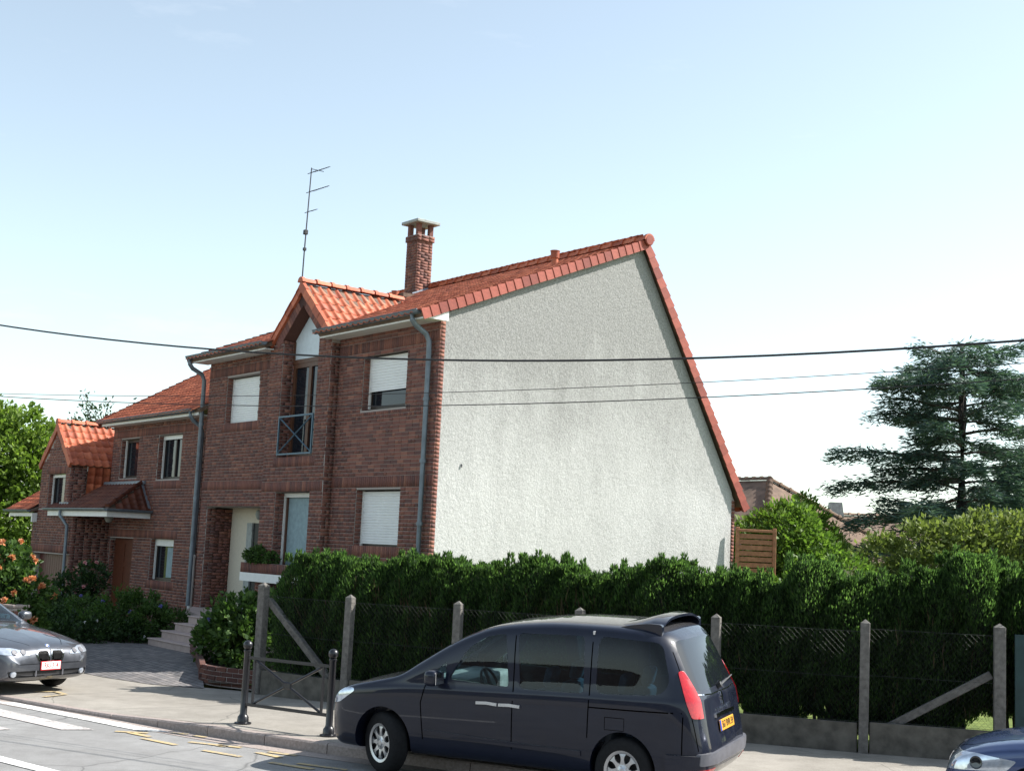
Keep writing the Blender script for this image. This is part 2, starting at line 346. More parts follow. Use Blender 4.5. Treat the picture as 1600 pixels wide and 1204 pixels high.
K2 = resample(KERB, 160); I2 = resample(INNER, 160); KI = offset(K2, .15)
# road
road = MB(); far = offset(K2, -11)
road.add([(*p, 0) for p in K2+[0, 0]]+[(*p, 0) for p in far], [(i, i+1, 160+i+1, 160+i) for i in range(159)])
struct(road.build('road', 'asphalt'))
# pavement sheet, ramped down at the driveway crossing
rows = 7; pv = MB(); vs = []
for j in range(rows):
    for i in range(160):
        p = KI[i]*(1-j/(rows-1))+I2[i]*(j/(rows-1)); vs.append((p[0], p[1], pav_z(p[0]-.35*j)+.0*j))
pv.add(vs, [(j*160+i, j*160+i+1, (j+1)*160+i+1, (j+1)*160+i) for j in range(rows-1) for i in range(159)])
pave = struct(pv.build('pavement', 'pavement'))
# kerb stones
kd = resample(KERB, 75)
for i in range(8, 62):
    a, b = kd[i], kd[i+1]
    if b[0] < -11 or a[0] > 9: continue
    d = (b-a)/np.linalg.norm(b-a); nn = np.array([-d[1], d[0]]); a = a+d*.006; b = b-d*.006
    za, zb = pav_z(a[0])+.004, pav_z(b[0])+.004
    m = MB(); q = [a, b, b+nn*.15, a+nn*.15]
    t0 = [a+nn*.02, b+nn*.02]
    m.add([(*q[0], -.02), (*q[1], -.02), (*q[2], -.02), (*q[3], -.02), (*q[0], za-.02), (*q[1], zb-.02), (*t0[0], za), (*t0[1], zb), (*q[2], zb), (*q[3], za)],
          [(0, 1, 5, 4), (4, 5, 7, 6), (6, 7, 8, 9), (1, 2, 8, 7, 5), (3, 0, 4, 6, 9)])
    m.build('kerb_stone', 'kerb', pave)
# opposite pavement and gutter channel
op = MB(); f1 = offset(K2, -11.0); f2 = offset(K2, -26)
op.add([(*p, .12) for p in f1]+[(*p, .12) for p in f2]+[(*p, -.01) for p in f1], [(i, i+1, 160+i+1, 160+i) for i in range(159)]+[(i, i+1, 320+i+1, 320+i) for i in range(159)])
struct(op.build('opposite_pavement', 'pavement'))
ch = MB(); c1 = offset(K2, -.30)
ch.add([(*p, .004) for p in K2]+[(*p, .004) for p in c1], [(i, i+1, 160+i+1, 160+i) for i in range(159)])
struct(ch.build('gutter_channel', 'kerb'))
# painted markings
def decal(name, polys, mat, z=.008):
    m = MB()
    for p in polys: m.add([(x, y, z) for x, y in p], [tuple(range(len(p)))])
    return struct(m.build(name, mat))
decal('zebra_stripe', [[(-7.3, 19.38), (-6.85, 19.28), (-4.13, 17.13), (-4.49, 17.10)]], 'line')
decal('zebra_stripe', [[(-7.4, 19.0), (-6.9, 18.62), (-5.05, 17.04), (-5.42, 16.91), (-7.2, 18.42)]], 'pinkline')
decal('zebra_stripe', [[(-7.6, 18.1), (-5.98, 16.74), (-6.2, 16.60), (-7.7, 17.8)]], 'pinkline')
decal('centre_line', [[(-7.5, 16.55), (-4.52, 14.06), (-2.3, 12.35), (-2.42, 12.2), (-4.64, 13.93), (-7.6, 16.33)]], 'line')
YEL = [[(-6.95, 20.28), (-6.69, 20.42)], [(-6.69, 20.42), (-6.44, 20.14)], [(-6.44, 20.14), (-6.62, 19.72)], [(-4.77, 16.98), (-4.35, 16.96)], [(-4.58, 16.93), (-4.24, 16.65)], [(-4.3, 16.52), (-3.79, 16.11)], [(-4.09, 17.07), (-3.87, 17.03)], [(-3.77, 16.92), (-3.6, 16.83)], [(-3.7, 16.39), (-3.02, 16.14)], [(-3.32, 16.22), (-3.19, 16.17)], [(-3.4, 15.81), (-2.89, 15.47)], [(-2.78, 15.84), (-2.45, 15.55)], [(-2.66, 15.91), (-2.3, 15.74)], [(-2.51, 15.18), (-1.98, 14.86)], [(-2.2, 15.2), (-1.61, 14.91)]]
for k, (a, b) in enumerate(YEL):
    a, b = np.array(a), np.array(b); d = (b-a)/np.linalg.norm(b-a); nn = np.array([-d[1], d[0]])*.045
    decal('yellow_marking', [[tuple(a-nn), tuple(b-nn), tuple(b+nn), tuple(a+nn)]], 'yellow', .009 if k > 2 else pav_z(a[0])+.012)
# garden behind, driveway, terrace
IL = I2[I2[:, 0] > -4.3]; nl = len(IL)
gd = MB(); gd.add([(*p, .16) for p in IL]+[(p[0]+18, p[1]+60, .16) for p in IL], [(i, i+1, nl+i+1, nl+i) for i in range(nl-1)]); struct(gd.build('lawn', 'grass'))
bd = MB(); bd.add([(-4.72, 21.97, .13), (-3.6, 21.6, .14), (-1.5, 25, .3), (-6.2, 29.5, .3), (-6.05, 26.9, .26), (-5.65, 25.3, .24), (-5.1, 23.4, .22)], [tuple(range(7))])
bd.add([(-8.25, 28.25, .2), (-7.35, 28.0, .22), (-6.2, 29.5, .3), (-9, 35, .3), (-17, 42, .3), (-16, 30, .2), (-12.5, 26.35, .06), (-9.6, 23.95, .06), (-8.4, 23.8, .06), (-9.0, 25.0, .08), (-9.35, 27.45, .17)], [tuple(range(11))])
struct(bd.build('flower_bed', 'soil'))
dr = MB(); DP = [(-8.9, 25.0, .06), (-8.3, 23.75, .052), (-7.52, 23.68, .052), (-6.7, 22.83, .052), (-5.68, 22.06, .052), (-4.75, 21.8, .056), (-5.15, 23.4, .2), (-5.7, 25.3, .22), (-6.1, 26.9, .22), (-7.3, 27.95, .22), (-8.2, 28.2, .22), (-9.3, 27.4, .2)]
dr.add(DP+[(-6.9, 25.2, .185)], [(i, (i+1) % len(DP), len(DP)) for i in range(len(DP))]); struct(dr.build('driveway', 'pavers'))

# ------------------------------------------------------------------ brickwork and tiles
class Bricks:
    """lays bricks on axis aligned planes of a house; every brick is its own little block"""
    def __init__(s): s.blocks = []      # (centre, (dx,dy,dz), full_stretcher_on_front)
    def lay(s, plane, const, a0, a1, z0, z1, holes=(), bands=(), zmax=None, dark=0):
        rnd = random.Random(int(abs(const*100)+abs(a0*10)+z0*7+len(s.blocks)))
        z = z0; k = 0
        def put(a, b, zz, hh, full):
            if b-a < .035: return
            if zmax and (zz+hh > zmax(a) or zz+hh > zmax(b)): return
            p = .0095+rnd.uniform(-.0012, .0016); c = ((a+b)/2, zz+hh/2)
            if plane == 'front': s.blocks.append(((c[0], const-p/2, c[1]), (b-a, p, hh), full))
            else: s.blocks.append(((const+p/2, c[0], c[1]), (p, b-a, hh), False))
        def spans(a, b, zz, hh):
            iv = [(a, b)]
            for (h0, h1, q0, q1) in holes:
                if q0 < zz+hh*.6 and q1 > zz+hh*.4:
                    nv = []
                    for (u, v) in iv:
                        if h1 <= u or h0 >= v: nv.append((u, v))
                        else:
                            if h0 > u: nv.append((u, h0-.004))
                            if h1 < v: nv.append((h1+.004, v))
                    iv = nv
            return iv
        bands = sorted(bands)
        while z+.05 < z1:
            bd = next((b for b in bands if b[0]-.03 <= z < b[0]+.05), None)
            if bd:                                     # soldier course
                hh = .215; a = a0
                while a < a1:
                    e = min(a+.065, a1)
                    if bd[1] <= a+.03 <= bd[2]:
                        for u, v in spans(a, e, z, hh): put(u, v, z, hh, False)
                    else:
                        for q in range(3):
                            for u, v in spans(a, e, z+q*.075, .065): put(u, v, z+q*.075, .065, False)
                    a += .075
                z += .225; k += 1; continue
            a = a0 - (.115 if k % 2 else 0); hdr = rnd.random() < .28
            while a < a1:
                ln = .105 if (hdr and rnd.random() < .5) or rnd.random() < .13 else .22
                u0, v0 = max(a, a0), min(a+ln, a1)
                if v0 > u0:
                    for u, v in spans(u0, v0, z, .065):
                        put(u, v, z, .065, abs(v-u-.22) < 1e-4)
                a += ln+.01
            z += .075; k += 1
    def finish(s, parent, n_single=0, key=None):
        full = [b for b in s.blocks if b[2]]
        if n_single: full.sort(key=key); single = full[:n_single]; ids = set(id(b) for b in single)
        else: single = []; ids = set()
        if single:
            m = MB(); m.box(-.11, .11, 0, .0125, -.0325, .0325); me = m.mesh('brick'); me.materials.append(M['brick'])
            for c, d, _ in single:
                o = bpy.data.objects.new('brick', me); C.objects.link(o); o.parent = parent; o.location = (c[0], c[1]-d[1]/2, c[2])
        V = []; F = []
        base = np.array([(-1,-1,-1),(1,-1,-1),(1,1,-1),(-1,1,-1),(-1,-1,1),(1,-1,1),(1,1,1),(-1,1,1)])*.5
        fq = np.array([(0,3,2,1),(4,5,6,7),(0,1,5,4),(1,2,6,5),(2,3,7,6),(3,0,4,7)])
        rest = [b for b in s.blocks if id(b) not in ids]
        cc = np.array([b[0] for b in rest]); dd = np.array([b[1] for b in rest])
        V = (base[None]*dd[:, None]+cc[:, None]).reshape(-1, 3); F = (fq[None]+(np.arange(len(rest))*8)[:, None, None]).reshape(-1, 4)
        return bulk('brickwork', V, F, 'brick', parent, 'stuff')

def wall_panel(mb, plane, const, a0, a1, z0, z1, holes, depth, zmax=None):
    """mortar backing: front skin with openings and their reveals (depth goes inwards)"""
    xs = sorted({a0, a1, *[min(max(h, a0), a1) for q in holes for h in q[:2]]}); zs = sorted({z0, z1, *[min(max(h, z0), z1) for q in holes for h in q[2:]]})
    def P(a, d, z): return (a, const+d, z) if plane == 'front' else (const-d, a, z)
    for i in range(len(xs)-1):
        for j in range(len(zs)-1):
            ca, cz = (xs[i]+xs[i+1])/2, (zs[j]+zs[j+1])/2
            if any(h[0] < ca < h[1] and h[2] < cz < h[3] for h in holes): continue
            mb.add([P(xs[i], 0, zs[j]), P(xs[i+1], 0, zs[j]), P(xs[i+1], 0, zs[j+1]), P(xs[i], 0, zs[j+1])], [(0, 1, 2, 3)])
    for h0, h1, q0, q1 in holes:
        for (p, q) in (((h0, q0), (h0, q1)), ((h0, q1), (h1, q1)), ((h1, q1), (h1, q0)), ((h1, q0), (h0, q0))):
            if p[1] == q[1] >= z1: continue
            mb.add([P(p[0], 0, p[1]), P(q[0], 0, q[1]), P(q[0], depth, q[1]), P(p[0], depth, p[1])], [(0, 1, 2, 3)])

TW, TL = .205, .235       # tile cover width and gauge
_prof = [(0, .016), (.055, .006), (.10, .004), (.135, .012), (.155, .034), (.18, .044), (.205, .036), (.222, .012)]
def tile_template(w=TW, l=TL):
    k = w/TW; n = len(_prof); top = [(x*k, -.035, z+.013) for x, z in _prof]; up = [(x*k, l, z+.002) for x, z in _prof]; bot = [(x*k, -.035, z+.002) for x, z in _prof]
    v = top+up+bot; f = [(i, i+1, n+i+1, n+i) for i in range(n-1)]+[(2*n+i, 2*n+i+1, i+1, i) for i in range(n-1)]
    return v, f
def slope_tiles(parent, O, X, Y, cols, rows, keep=None, n_single=0, key=None, w=TW, l=TL, name='roof_tile', mat='tile', jit=.004):
    O, X, Y = Vector(O), Vector(X).normalized(), Vector(Y).normalized(); Z = X.cross(Y)
    tv, tf = tile_template(w, l); mats = []; pos = []
    for r in range(rows):
        for c in range(cols):
            p = O+X*(c*w)+Y*(r*l)
            if keep and not keep(c*w+w/2, r*l+l/2): continue
            p = p+Z*random.uniform(-jit, jit)+Y*random.uniform(-jit, jit)
            m = Matrix((X, Y, Z)).transposed().to_4x4(); m.translation = p
            mats.append(m); pos.append(p)
    idx = list(range(len(mats)))
    if key: idx.sort(key=lambda i: key(pos[i]))
    single = idx[:n_single]; rest = idx[n_single:]
    if single:
        me = bpy.data.meshes.new(name); me.from_pydata(tv, [], tf); me.materials.append(M[mat])
        for p in me.polygons: p.use_smooth = p.index < len(_prof)-1
        for i in single:
            o = bpy.data.objects.new(name, me); C.objects.link(o); o.parent = parent; o.matrix_local = mats[i]
    if rest:
        V, F = instances(tv, tf, [mats[i] for i in rest]); bulk(name+'s', V, F, mat, parent, 'stuff')
def ridge_run(parent, A, B, n, r=.10, name='ridge_tile', mat='tile'):
    """half round ridge tiles with a collar at one end"""
    A, B = Vector(A), Vector(B); d = (B-A)/n; L = d.length; X = d.normalized(); Y = Vector((0, 0, 1)).cross(X).normalized(); Z = X.cross(Y)
    m = MB(); K = 8
    ring = lambda x, rr: [(x, rr*math.cos(math.pi*k/K), rr*math.sin(math.pi*k/K)) for k in range(K+1)]
    rr = ring(-.02, r*1.22)+ring(.055, r*1.22)+ring(.06, r)+ring(L+.02, r*.96)
    n1 = K+1; m.add(rr, [(j*n1+k, j*n1+k+1, (j+1)*n1+k+1, (j+1)*n1+k) for j in range(3) for k in range(K)]+[tuple(range(n1))])
    me = m.mesh(name); me.materials.append(M[mat])
    for p in me.polygons: p.use_smooth = len(p.vertices) == 4
    for i in range(n):
        o = bpy.data.objects.new(name, me); C.objects.link(o); o.parent = parent
        mt = Matrix((X, Y, Z)).transposed().to_4x4(); mt.translation = A+d*i+Vector((0, 0, random.uniform(-.004, .004))); o.matrix_local = mt

HX, HY, HR = -1.3703, 24.2, math.atan2(-.78919, .61414)
HM = Matrix.Translation((HX, HY, 0)) @ Matrix.Rotation(HR, 4, 'Z')
def hw(x, y, z=0): return HM @ Vector((x, y, z))

def window(parent, x0, x1, z0, z1, y, frame='white', pane='pane', shut=0.0, mull=0, fw=.06, box=0.0, guide=True):
    f = MB(); f.box(x0, x0+fw, y, y+.07, z0, z1); f.box(x1-fw, x1, y, y+.07, z0, z1); f.box(x0+fw, x1-fw, y, y+.07, z0, z0+fw); f.box(x0+fw, x1-fw, y, y+.07, z1-fw, z1)
    for k in range(mull):
        xc = x0+(x1-x0)*(k+1)/(mull+1); f.box(xc-fw*.6, xc+fw*.6, y, y+.068, z0+fw, z1-fw)
    w = f.build('window', frame, parent)
    p = MB(); p.box(x0+fw, x1-fw, y+.04, y+.05, z0+fw, z1-fw); p.build('pane', pane, w)
    for xx in ((x0+.004, x1-.044) if guide else ()): gd = MB(); gd.box(xx, xx+.04, y-.045, y-.002, z0+.01, z1); gd.build('shutter_guide', 'white', w)
    if box: b = MB(); b.box(x0+.05, x1-.05, y-.04, y-.003, z1-box, z1); b.build('shutter_box', 'white', w)
    if shut > 0:
        s = MB(); zt = z1-.004; zb = z1-(z1-z0)*shut; n = max(3, int((zt-zb)/.052)); h = (zt-zb)/n; pr = []
        for i in range(n):
            zz = zb+i*h; pr += [(y-.020, zz), (y-.036, zz+h*.22), (y-.038, zz+h*.72), (y-.020, zz+h*.88)]
        v = [(x, a, b) for a, b in pr for x in (x0+.046, x1-.046)]
        s.add(v, [(2*i, 2*i+1, 2*i+3, 2*i+2) for i in range(len(pr)-1)]); s.box(x0+.046, x1-.046, y-.038, y-.022, zb-.03, zb)
        s.build('roller_shutter', 'shutter', w)
    return w

# ================================================================== MAIN HOUSE
house = thing('brick_house', 'tall brick house with grey rendered gable wall and orange tiled roof', 'house', (HX, HY, 0), HR)
Wm = -9.72; WT = 6.70; Z0 = .1
BAY = (-6.27, -3.62)
holes = [(-2.64, -1.05, 5.12, 6.24), (-8.76, -7.11, 5.12, 6.25), (-2.64, -1.05, 2.42, 3.55), (-9.36, -6.6, .84, 3.2)]
bay_holes = [(-5.70, -4.14, 4.24, 9), (-5.63, -4.14, .9, 3.52)]
wl_ = MB()
front_holes = holes+[(BAY[0]+.05, BAY[1]-.05, Z0, WT)]
wall_panel(wl_, 'front', 0, Wm, 0, Z0, WT, front_holes, .22)
DAX = -4.94                                   # dormer axis
def dz(x): return 7.84-abs(x-DAX)*.885         # underside of dormer roof
# bay skin with pointed opening
wall_panel(wl_, 'front', -.2, BAY[0], BAY[1], Z0, 6.75, [(-5.70, -4.14, 4.24, 6.75), bay_holes[1]], .3)
oz = lambda x: 7.52-abs(x-DAX)*.885           # soffit line of pointed opening
ga_ = MB()
for sx in (-1, 1):
    xa, xb = DAX+sx*.78, DAX+sx*1.33
    ga_.add([(xa, -.2, 6.75), (xb, -.2, 6.75), (xb, -.2, max(6.75, dz(xb))), (xa, -.2, dz(xa)), (DAX, -.2, dz(DAX)), (DAX, -.2, oz(DAX)), (xa, -.2, oz(xa))], [(0, 1, 2, 3), (3, 4, 5, 6)])
    ga_.add([(xa, -.2, 6.75), (xa, .3, 6.75), (xa, .3, oz(xa)), (xa, -.2, oz(xa)), (DAX, .3, oz(DAX)), (DAX, -.2, oz(DAX))], [(0, 1, 2, 3), (3, 2, 4, 5)])
wl_.add([(BAY[1], -.2, Z0), (BAY[1], 0, Z0), (BAY[1], 0, 6.75), (BAY[1], -.2, 6.75)], [(0, 1, 2, 3)])
wl_.add([(BAY[0], -.2, Z0), (BAY[0], 0, Z0), (BAY[0], 0, 6.75), (BAY[0], -.2, 6.75)], [(0, 1, 2, 3)])
# left end wall, rear wall, strips of bare brick at the gable's corners
wl_.add([(Wm, 0, Z0), (Wm, 8.1, Z0), (Wm, 8.1, 3.7), (Wm, 5.1, 8.85), (Wm, 0, WT)], [(0, 1, 2, 3, 4)])
wl_.add([(Wm, 8.1, Z0), (0, 8.1, Z0), (0, 8.1, 3.7), (Wm, 8.1, 3.7)], [(0, 1, 2, 3)])
wl_.add([(0, 0, Z0), (0, .105, Z0), (0, .105, WT+.05), (0, 0, WT)], [(0, 1, 2, 3)]); wl_.add([(0, 8.0, Z0), (0, 8.1, Z0), (0, 8.1, 3.8), (0, 8.0, 3.95)], [(0, 1, 2, 3)])
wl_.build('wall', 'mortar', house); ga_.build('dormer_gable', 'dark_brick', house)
gw = MB()
gw.prism([(.105, Z0), (8.0, Z0), (8.0, 3.98), (5.06, 8.93), (.105, 6.83)], 'x', -.2, .006); gw.build('gable_wall', 'stucco', house)
hk = MB(); hk.tube([(.0, .62, 4.04), (.022, .62, 4.03), (.026, .62, 3.98)], .012, 6); hk.build('wall_hook', 'antenna', house)
B = Bricks()
solid_bay = [(BAY[0], BAY[1], Z0-1, WT+1)]
B.lay('front', 0, Wm, .011, Z0+.04, WT-.01, holes+solid_bay, bands=[(3.565, Wm, 0), (6.27, Wm, 0), (4.90, -8.9, -7.0), (4.90, -2.8, -.95), (2.20, -2.8, -.95)])
B.lay('front', -.2, BAY[0], BAY[1], Z0+.04, 6.74, [(-5.70, -4.14, 4.24, 6.9), bay_holes[1]], bands=[(3.53, *BAY), (4.02, -5.8, -4.05)])
for q0, q1 in ((BAY[0], -5.70), (-4.14, BAY[1])): B.lay('front', -.2, q0, q1, 6.75, 7.9, zmax=lambda x: dz(x)-.03)
B.lay('right', BAY[1], -.2, 0, Z0+.04, 6.62)
B.lay('right', 0, 0, .105, Z0+.04, 6.66); B.lay('right', 0, 8.0, 8.1, Z0+.04, 3.85)
for h0, h1, q0, q1 in holes: B.lay('right', h0, .012, .20 if q0 != .84 else .66, q0+.005, q1-.01)
B.lay('right', -5.70, -.19, .28, 4.28, 7.0, zmax=lambda a: 6.85); B.lay('right', -5.63, -.19, .28, .95, 3.5)
B.finish(house, 300, key=lambda b: -b[0][0]+.55*max(0, 4.5-b[0][2])+(99 if b[0][2] < 2.9 else 0))
# brick arch following the dormer slope
for sx in (-1, 1):
    a = MB()
    for k in range(12):
        t = .06+k*.075; x = DAX+sx*(t+.02); zz = oz(x)
        n = Vector((sx*.66, 0, .75)); d = Vector((sx*.75, 0, -.66)); p = Vector((x, -.2, zz))
        q = [p, p+d*.092, p+d*.092+n*.27, p+n*.27]
        a.add([(v.x, -.212, v.z) for v in q]+[(v.x, -.19, v.z) for v in q], [(0, 1, 2, 3), (0, 4, 5, 1), (1, 5, 6, 2), (2, 6, 7, 3), (3, 7, 4, 0)])
        if t > .98: break
    a.build('arch_brick_course', 'brick', house)
# windows
window(house, -2.64, -1.05, 5.16, 6.22, .19, frame='dark_frame', pane='pane', shut=.64)
window(house, -8.76, -7.11, 5.16, 6.23, .19, shut=1.0)
window(house, -2.64, -1.05, 2.44, 3.53, .19, frame='dark_frame', shut=.92)
w = window(house, -5.63, -4.14, .92, 3.50, .06, frame='wood_frame', pane='curtain', fw=.09, mull=0, box=.09)
# upper french window
w = window(house, -5.66, -4.18, 4.26, 6.32, .06, frame='wood_frame', pane='pane', fw=.10, mull=1, guide=False)
cu = MB(); cu.box(-5.02, -4.95, .09, .095, 4.36, 6.2); cu.box(-4.36, -4.30, .09, .095, 4.36, 6.2); cu.build('net_curtain', 'curtain_sheen', w)
tp = MB(); tp.prism([(-5.68, 6.36), (-4.16, 6.36), (-4.16, oz(-4.16)-.02), (DAX, oz(DAX)-.02), (-5.68, oz(-5.68)-.02)], 'y', .08, .11); t_ = tp.build('gable_light', 'curtain_sheen', house)  # pale colour paints in the reflection on this pane
tb = MB(); tb.box(-5.68, -4.16, .045, .12, 6.32, 6.41); tb.box(-5.69, -5.65, .05, .12, 6.36, 6.82); tb.build('frame', 'wood_frame', t_)
# balcony rail
rl = MB(); x0, x1 = -5.66, -4.17
rl.box(x0, x1, -.235, -.20, 5.11, 5.145); rl.box(x0, x1, -.235, -.20, 4.30, 4.335); rl.box(x0, x0+.035, -.233, -.202, 4.335, 5.11); rl.box(x1-.035, x1, -.233, -.202, 4.335, 5.11)
rl.tube([(x0+.03, -.222, 4.335), (x1-.03, -.222, 5.11)], .016, 6); rl.tube([(x0+.03, -.210, 5.11), (x1-.03, -.210, 4.335)], .016, 6)
rl.build('balcony_rail', 'bluegrey', house)
# porch recess
pc = MB(); pc.box(-9.36, -6.6, .66, .70, .84, 3.25); pc.build('porch_wall', 'cream', house)
pc = MB(); pc.box(-9.36, -6.6, .0, .66, 3.2, 3.24); pc.build('porch_ceiling', 'cream', house)
pd = MB(); pd.box(-8.42, -7.4, .645, .659, .86, 2.86); d_ = pd.build('porch_door', 'ink', house)
pj = MB(); pj.box(-8.42, -8.16, .60, .643, .86, 2.86); pj.build('door_jamb', 'slab', d_); pk = MB(); pk.lathe([(0, 0), (.03, .005), (.03, .03), (0, .035)], 10, Matrix.Translation((-8.24, .6, 1.75)) @ Matrix.Rotation(R(90), 4, 'X')); pk.build('bell', 'ink', d_)
lt = MB(); lt.lathe([(.0, .12), (.07, .1), (.09, .0), (.05, -.1), (0, -.12)], 12, Matrix.Translation((-7.75, .55, 3.05))); lt.build('porch_lamp', 'slab', house, True)
# planter ledge under the french window
pl = MB(); pl.box(-6.60, -3.9, -.42, -.205, 1.585, 1.765); L_ = pl.build('window_ledge', 'white', house)
B2 = Bricks(); B2.lay('front', -.40, -6.60, -3.9, 1.765, 1.985, bands=[(1.765, -9, 0)]); B2.finish(L_)
pl = MB(); pl.box(-6.59, -3.9, -.395, -.21, 1.767, 1.978); pl.build('planter_box', 'mortar', L_)
# main roof
def zf(y): return 6.845+.417*(y+.26)
def zr(y): return 9.08-1.645*(y-5.1)
rf = MB(); XL, XR = -9.98, .10
prof = [(-.48, zf(-.48)), (5.1, zf(5.1)), (8.38, zr(8.38)), (8.30, zr(8.30)-.12), (5.1, zf(5.1)-.13), (-.42, zf(-.42)-.10)]
rf.prism(prof, 'x', XL, DAX-1.18); rf.prism(prof, 'x', DAX+1.18, XR)
rf.prism([(.5, zf(.5))]+prof[1:5]+[(.5, zf(.5)-.11)], 'x', DAX-1.178, DAX+1.178); roof = rf.build('roof', 'old_tile', house)
fy = Vector((0, 1, .417)).normalized(); by = Vector((0, -1, 1.645)).normalized()
cols = int((XR-XL-.05)/TW); Ls = math.hypot(5.58, 5.58*.417)
def keep_main(u, v):          # leave out what lies under the dormer
    x = XL+u; y = -.52+v*.923
    return not ((abs(x-DAX) < 1.25-(zf(y)-6.75)/.885*1.0-.05 and y < 2.6) or (abs(x-DAX) < 1.2 and y < .1))
slope_tiles(roof, (XL, -.53, zf(-.53)), (1, 0, 0), fy, cols, int(Ls/TL)+1, keep_main, 300, key=lambda p: abs(p.x+.1)+.4*p.y)
slope_tiles(roof, (XR-.05, 8.42, zr(8.42)), (-1, 0, 0), by, cols, int(math.hypot(3.3, 5.45)/TL)+1)
ridge_run(roof, (XR+.06, 5.1, zf(5.1)+.03), (XL, 5.1, zf(5.1)+.03), 28, .115)
# verge tiles: L shaped, each laps the next
def verge(parent, A, B, n, out=1, drop=.155, capw=.12):
    A, B = Vector(A), Vector(B); d = (B-A)/n; Y = d.normalized(); X = Vector((out, 0, 0)); Z = Vector((0, -Y.z, Y.y)); 
    if Z.z < 0: Z = -Z
    m = MB(); L = d.length
    m.add([(-capw, -.03, .055), (.035, -.03, .055), (.035, -.03, -drop), (.015, -.03, -drop), (.015, -.03, .035), (-capw, -.03, .035),
           (-capw, L, .03), (.022, L, .03), (.022, L, -drop), (.005, L, -drop), (.005, L, .015), (-capw, L, .015)],
          [(0, 1, 7, 6), (1, 2, 8, 7), (2, 3, 9, 8), (0, 5, 4, 1), (1, 4, 3, 2), (6, 7, 10, 11), (7, 8, 9, 10), (3, 4, 10, 9)])
    me = m.mesh('verge_tile'); me.materials.append(M['verge'])
    for i in range(n):
        o = bpy.data.objects.new('verge_tile', me); C.objects.link(o); o.parent = parent
        mt = Matrix((X, Y, Z)).transposed().to_4x4(); mt.translation = A+d*i+Z*random.uniform(-.004, .004); o.matrix_local = mt
verge(roof, (XR, -.50, zf(-.50)+.02), (XR, 5.06, zf(5.06)+.02), 29)
verge(roof, (XR, 8.40, zr(8.40)+.02), (XR, 5.15, zr(5.15)+.02), 27)
verge(roof, (XL, -.50, zf(-.50)+.02), (XL, 5.06, zf(5.06)+.02), 29, -1)
ec = MB(); ec.lathe([(0, .03), (.105, .028), (.12, .0), (.10, -.02), (0, -.02)], 16, Matrix.Translation((XR+.06, 5.1, zf(5.1)+.03)) @ Matrix.Rotation(R(90), 4, 'Y')); ec.build('ridge_end', 'verge', roof, 40)
# soffits, gutters, downpipes
def soffit(parent, xa, xb, y0, y1, z, h=.10):
    m = MB(); m.box(xa, xb, y0, y1, z, z+.02); m.box(xa, xb, y0-.02, y0-.002, z-.005, z+h); return m.build('eaves_board', 'white', parent)
soffit(house, -9.9, DAX-1.2, -.40, -.003, 6.655); soffit(house, DAX+1.2, .07, -.40, -.003, 6.655)
eb = MB(); eb.prism([(-.44, 6.66), (.10, 6.66), (.10, 6.84), (-.44, 6.66+.02)], 'x', .072, .095); eb.build('eaves_end_board', 'white', house)
def gutter(parent, A, B, r=.075, name='gutter'):
    A, B = Vector(A), Vector(B); X = (B-A).normalized(); Y = Vector((0, 0, 1)).cross(X); m = MB(); K = 8
    for P in (A, B): m.v += [tuple(P+Y*(r*math.cos(math.pi+math.pi*k/K))+Vector((0, 0, r*math.sin(math.pi+math.pi*k/K)))) for k in range(K+1)]
    n1 = K+1; m.f += [(k, k+1, n1+k+1, n1+k) for k in range(K)]+[tuple(range(n1)), tuple(range(n1, 2*n1))]
    bead = Y*r; s1 = -1 if bead.y > 0 or (abs(bead.y) < 1e-6 and bead.x < 0) else 1
    m.tube([A+bead*s1, B+bead*s1], .012, 6); m.tube([A-bead*s1, B-bead*s1], .010, 6)
    o = m.build(name, 'zinc', parent, 60, fix=False)
    return o
gutter(house, (-9.98, -.50, 6.80), (DAX-1.12, -.50, 6.80)); gutter(house, (DAX+1.12, -.50, 6.80), (.02, -.50, 6.80))
def pipe(parent, path, r=.05, collars=(), mat='zinc'):
    m = MB(); m.tube(path, r, 10); 
    for z in collars: m.tube([(path[-1][0], path[-1][1], z-.03), (path[-1][0], path[-1][1], z+.03)], r*1.22, 10)
    return m.build('downpipe', mat, parent, 50)
pipe(house, [(-.22, -.50, 6.74), (-.22, -.50, 6.64), (-.22, -.42, 6.55), (-.22, -.18, 6.42), (-.22, -.10, 6.30), (-.22, -.09, 6.1), (-.22, -.09, .4)], .052, (5.2, 4.05, 2.9, 1.7))
pipe(house, [(-9.86, -.50, 6.74), (-9.86, -.50, 6.62), (-9.86, -.42, 6.52), (-9.86, -.16, 6.40), (-9.86, -.09, 6.25), (-9.86, -.08, .84)], .052, (5.2, 3.4, 2.2))
# dormer roof
dm = MB(); dpv = [(DAX-1.32, dz(DAX-1.32)+.05), (DAX, 7.84+.05), (DAX+1.32, dz(DAX+1.32)+.05), (DAX+1.32, dz(DAX+1.32)+.12), (DAX, 7.84+.15), (DAX-1.32, dz(DAX-1.32)+.12)]
dlen = 2.42; dm.prism(dpv, 'y', -.26, dlen); dorm = dm.build('dormer_roof', 'old_tile', house)
sl = math.hypot(1, .885); k_ = 1.34*sl; nr = 6; l_ = k_/nr
dx = Vector((-1, 0, .885)).normalized()
def keep_d(side):
    def f(u, v):
        y = -.27+u if side > 0 else 2.74-u
        z = dz(DAX+1.34)+.1+v*.885/sl
        return y < (z-6.80)/.417-.26+.12
    return f
slope_tiles(dorm, (DAX+1.36, -.27, dz(DAX+1.36)+.125), (0, 1, 0), (-1, 0, .885), 14, nr, keep_d(1), 200, w=.215, l=l_)
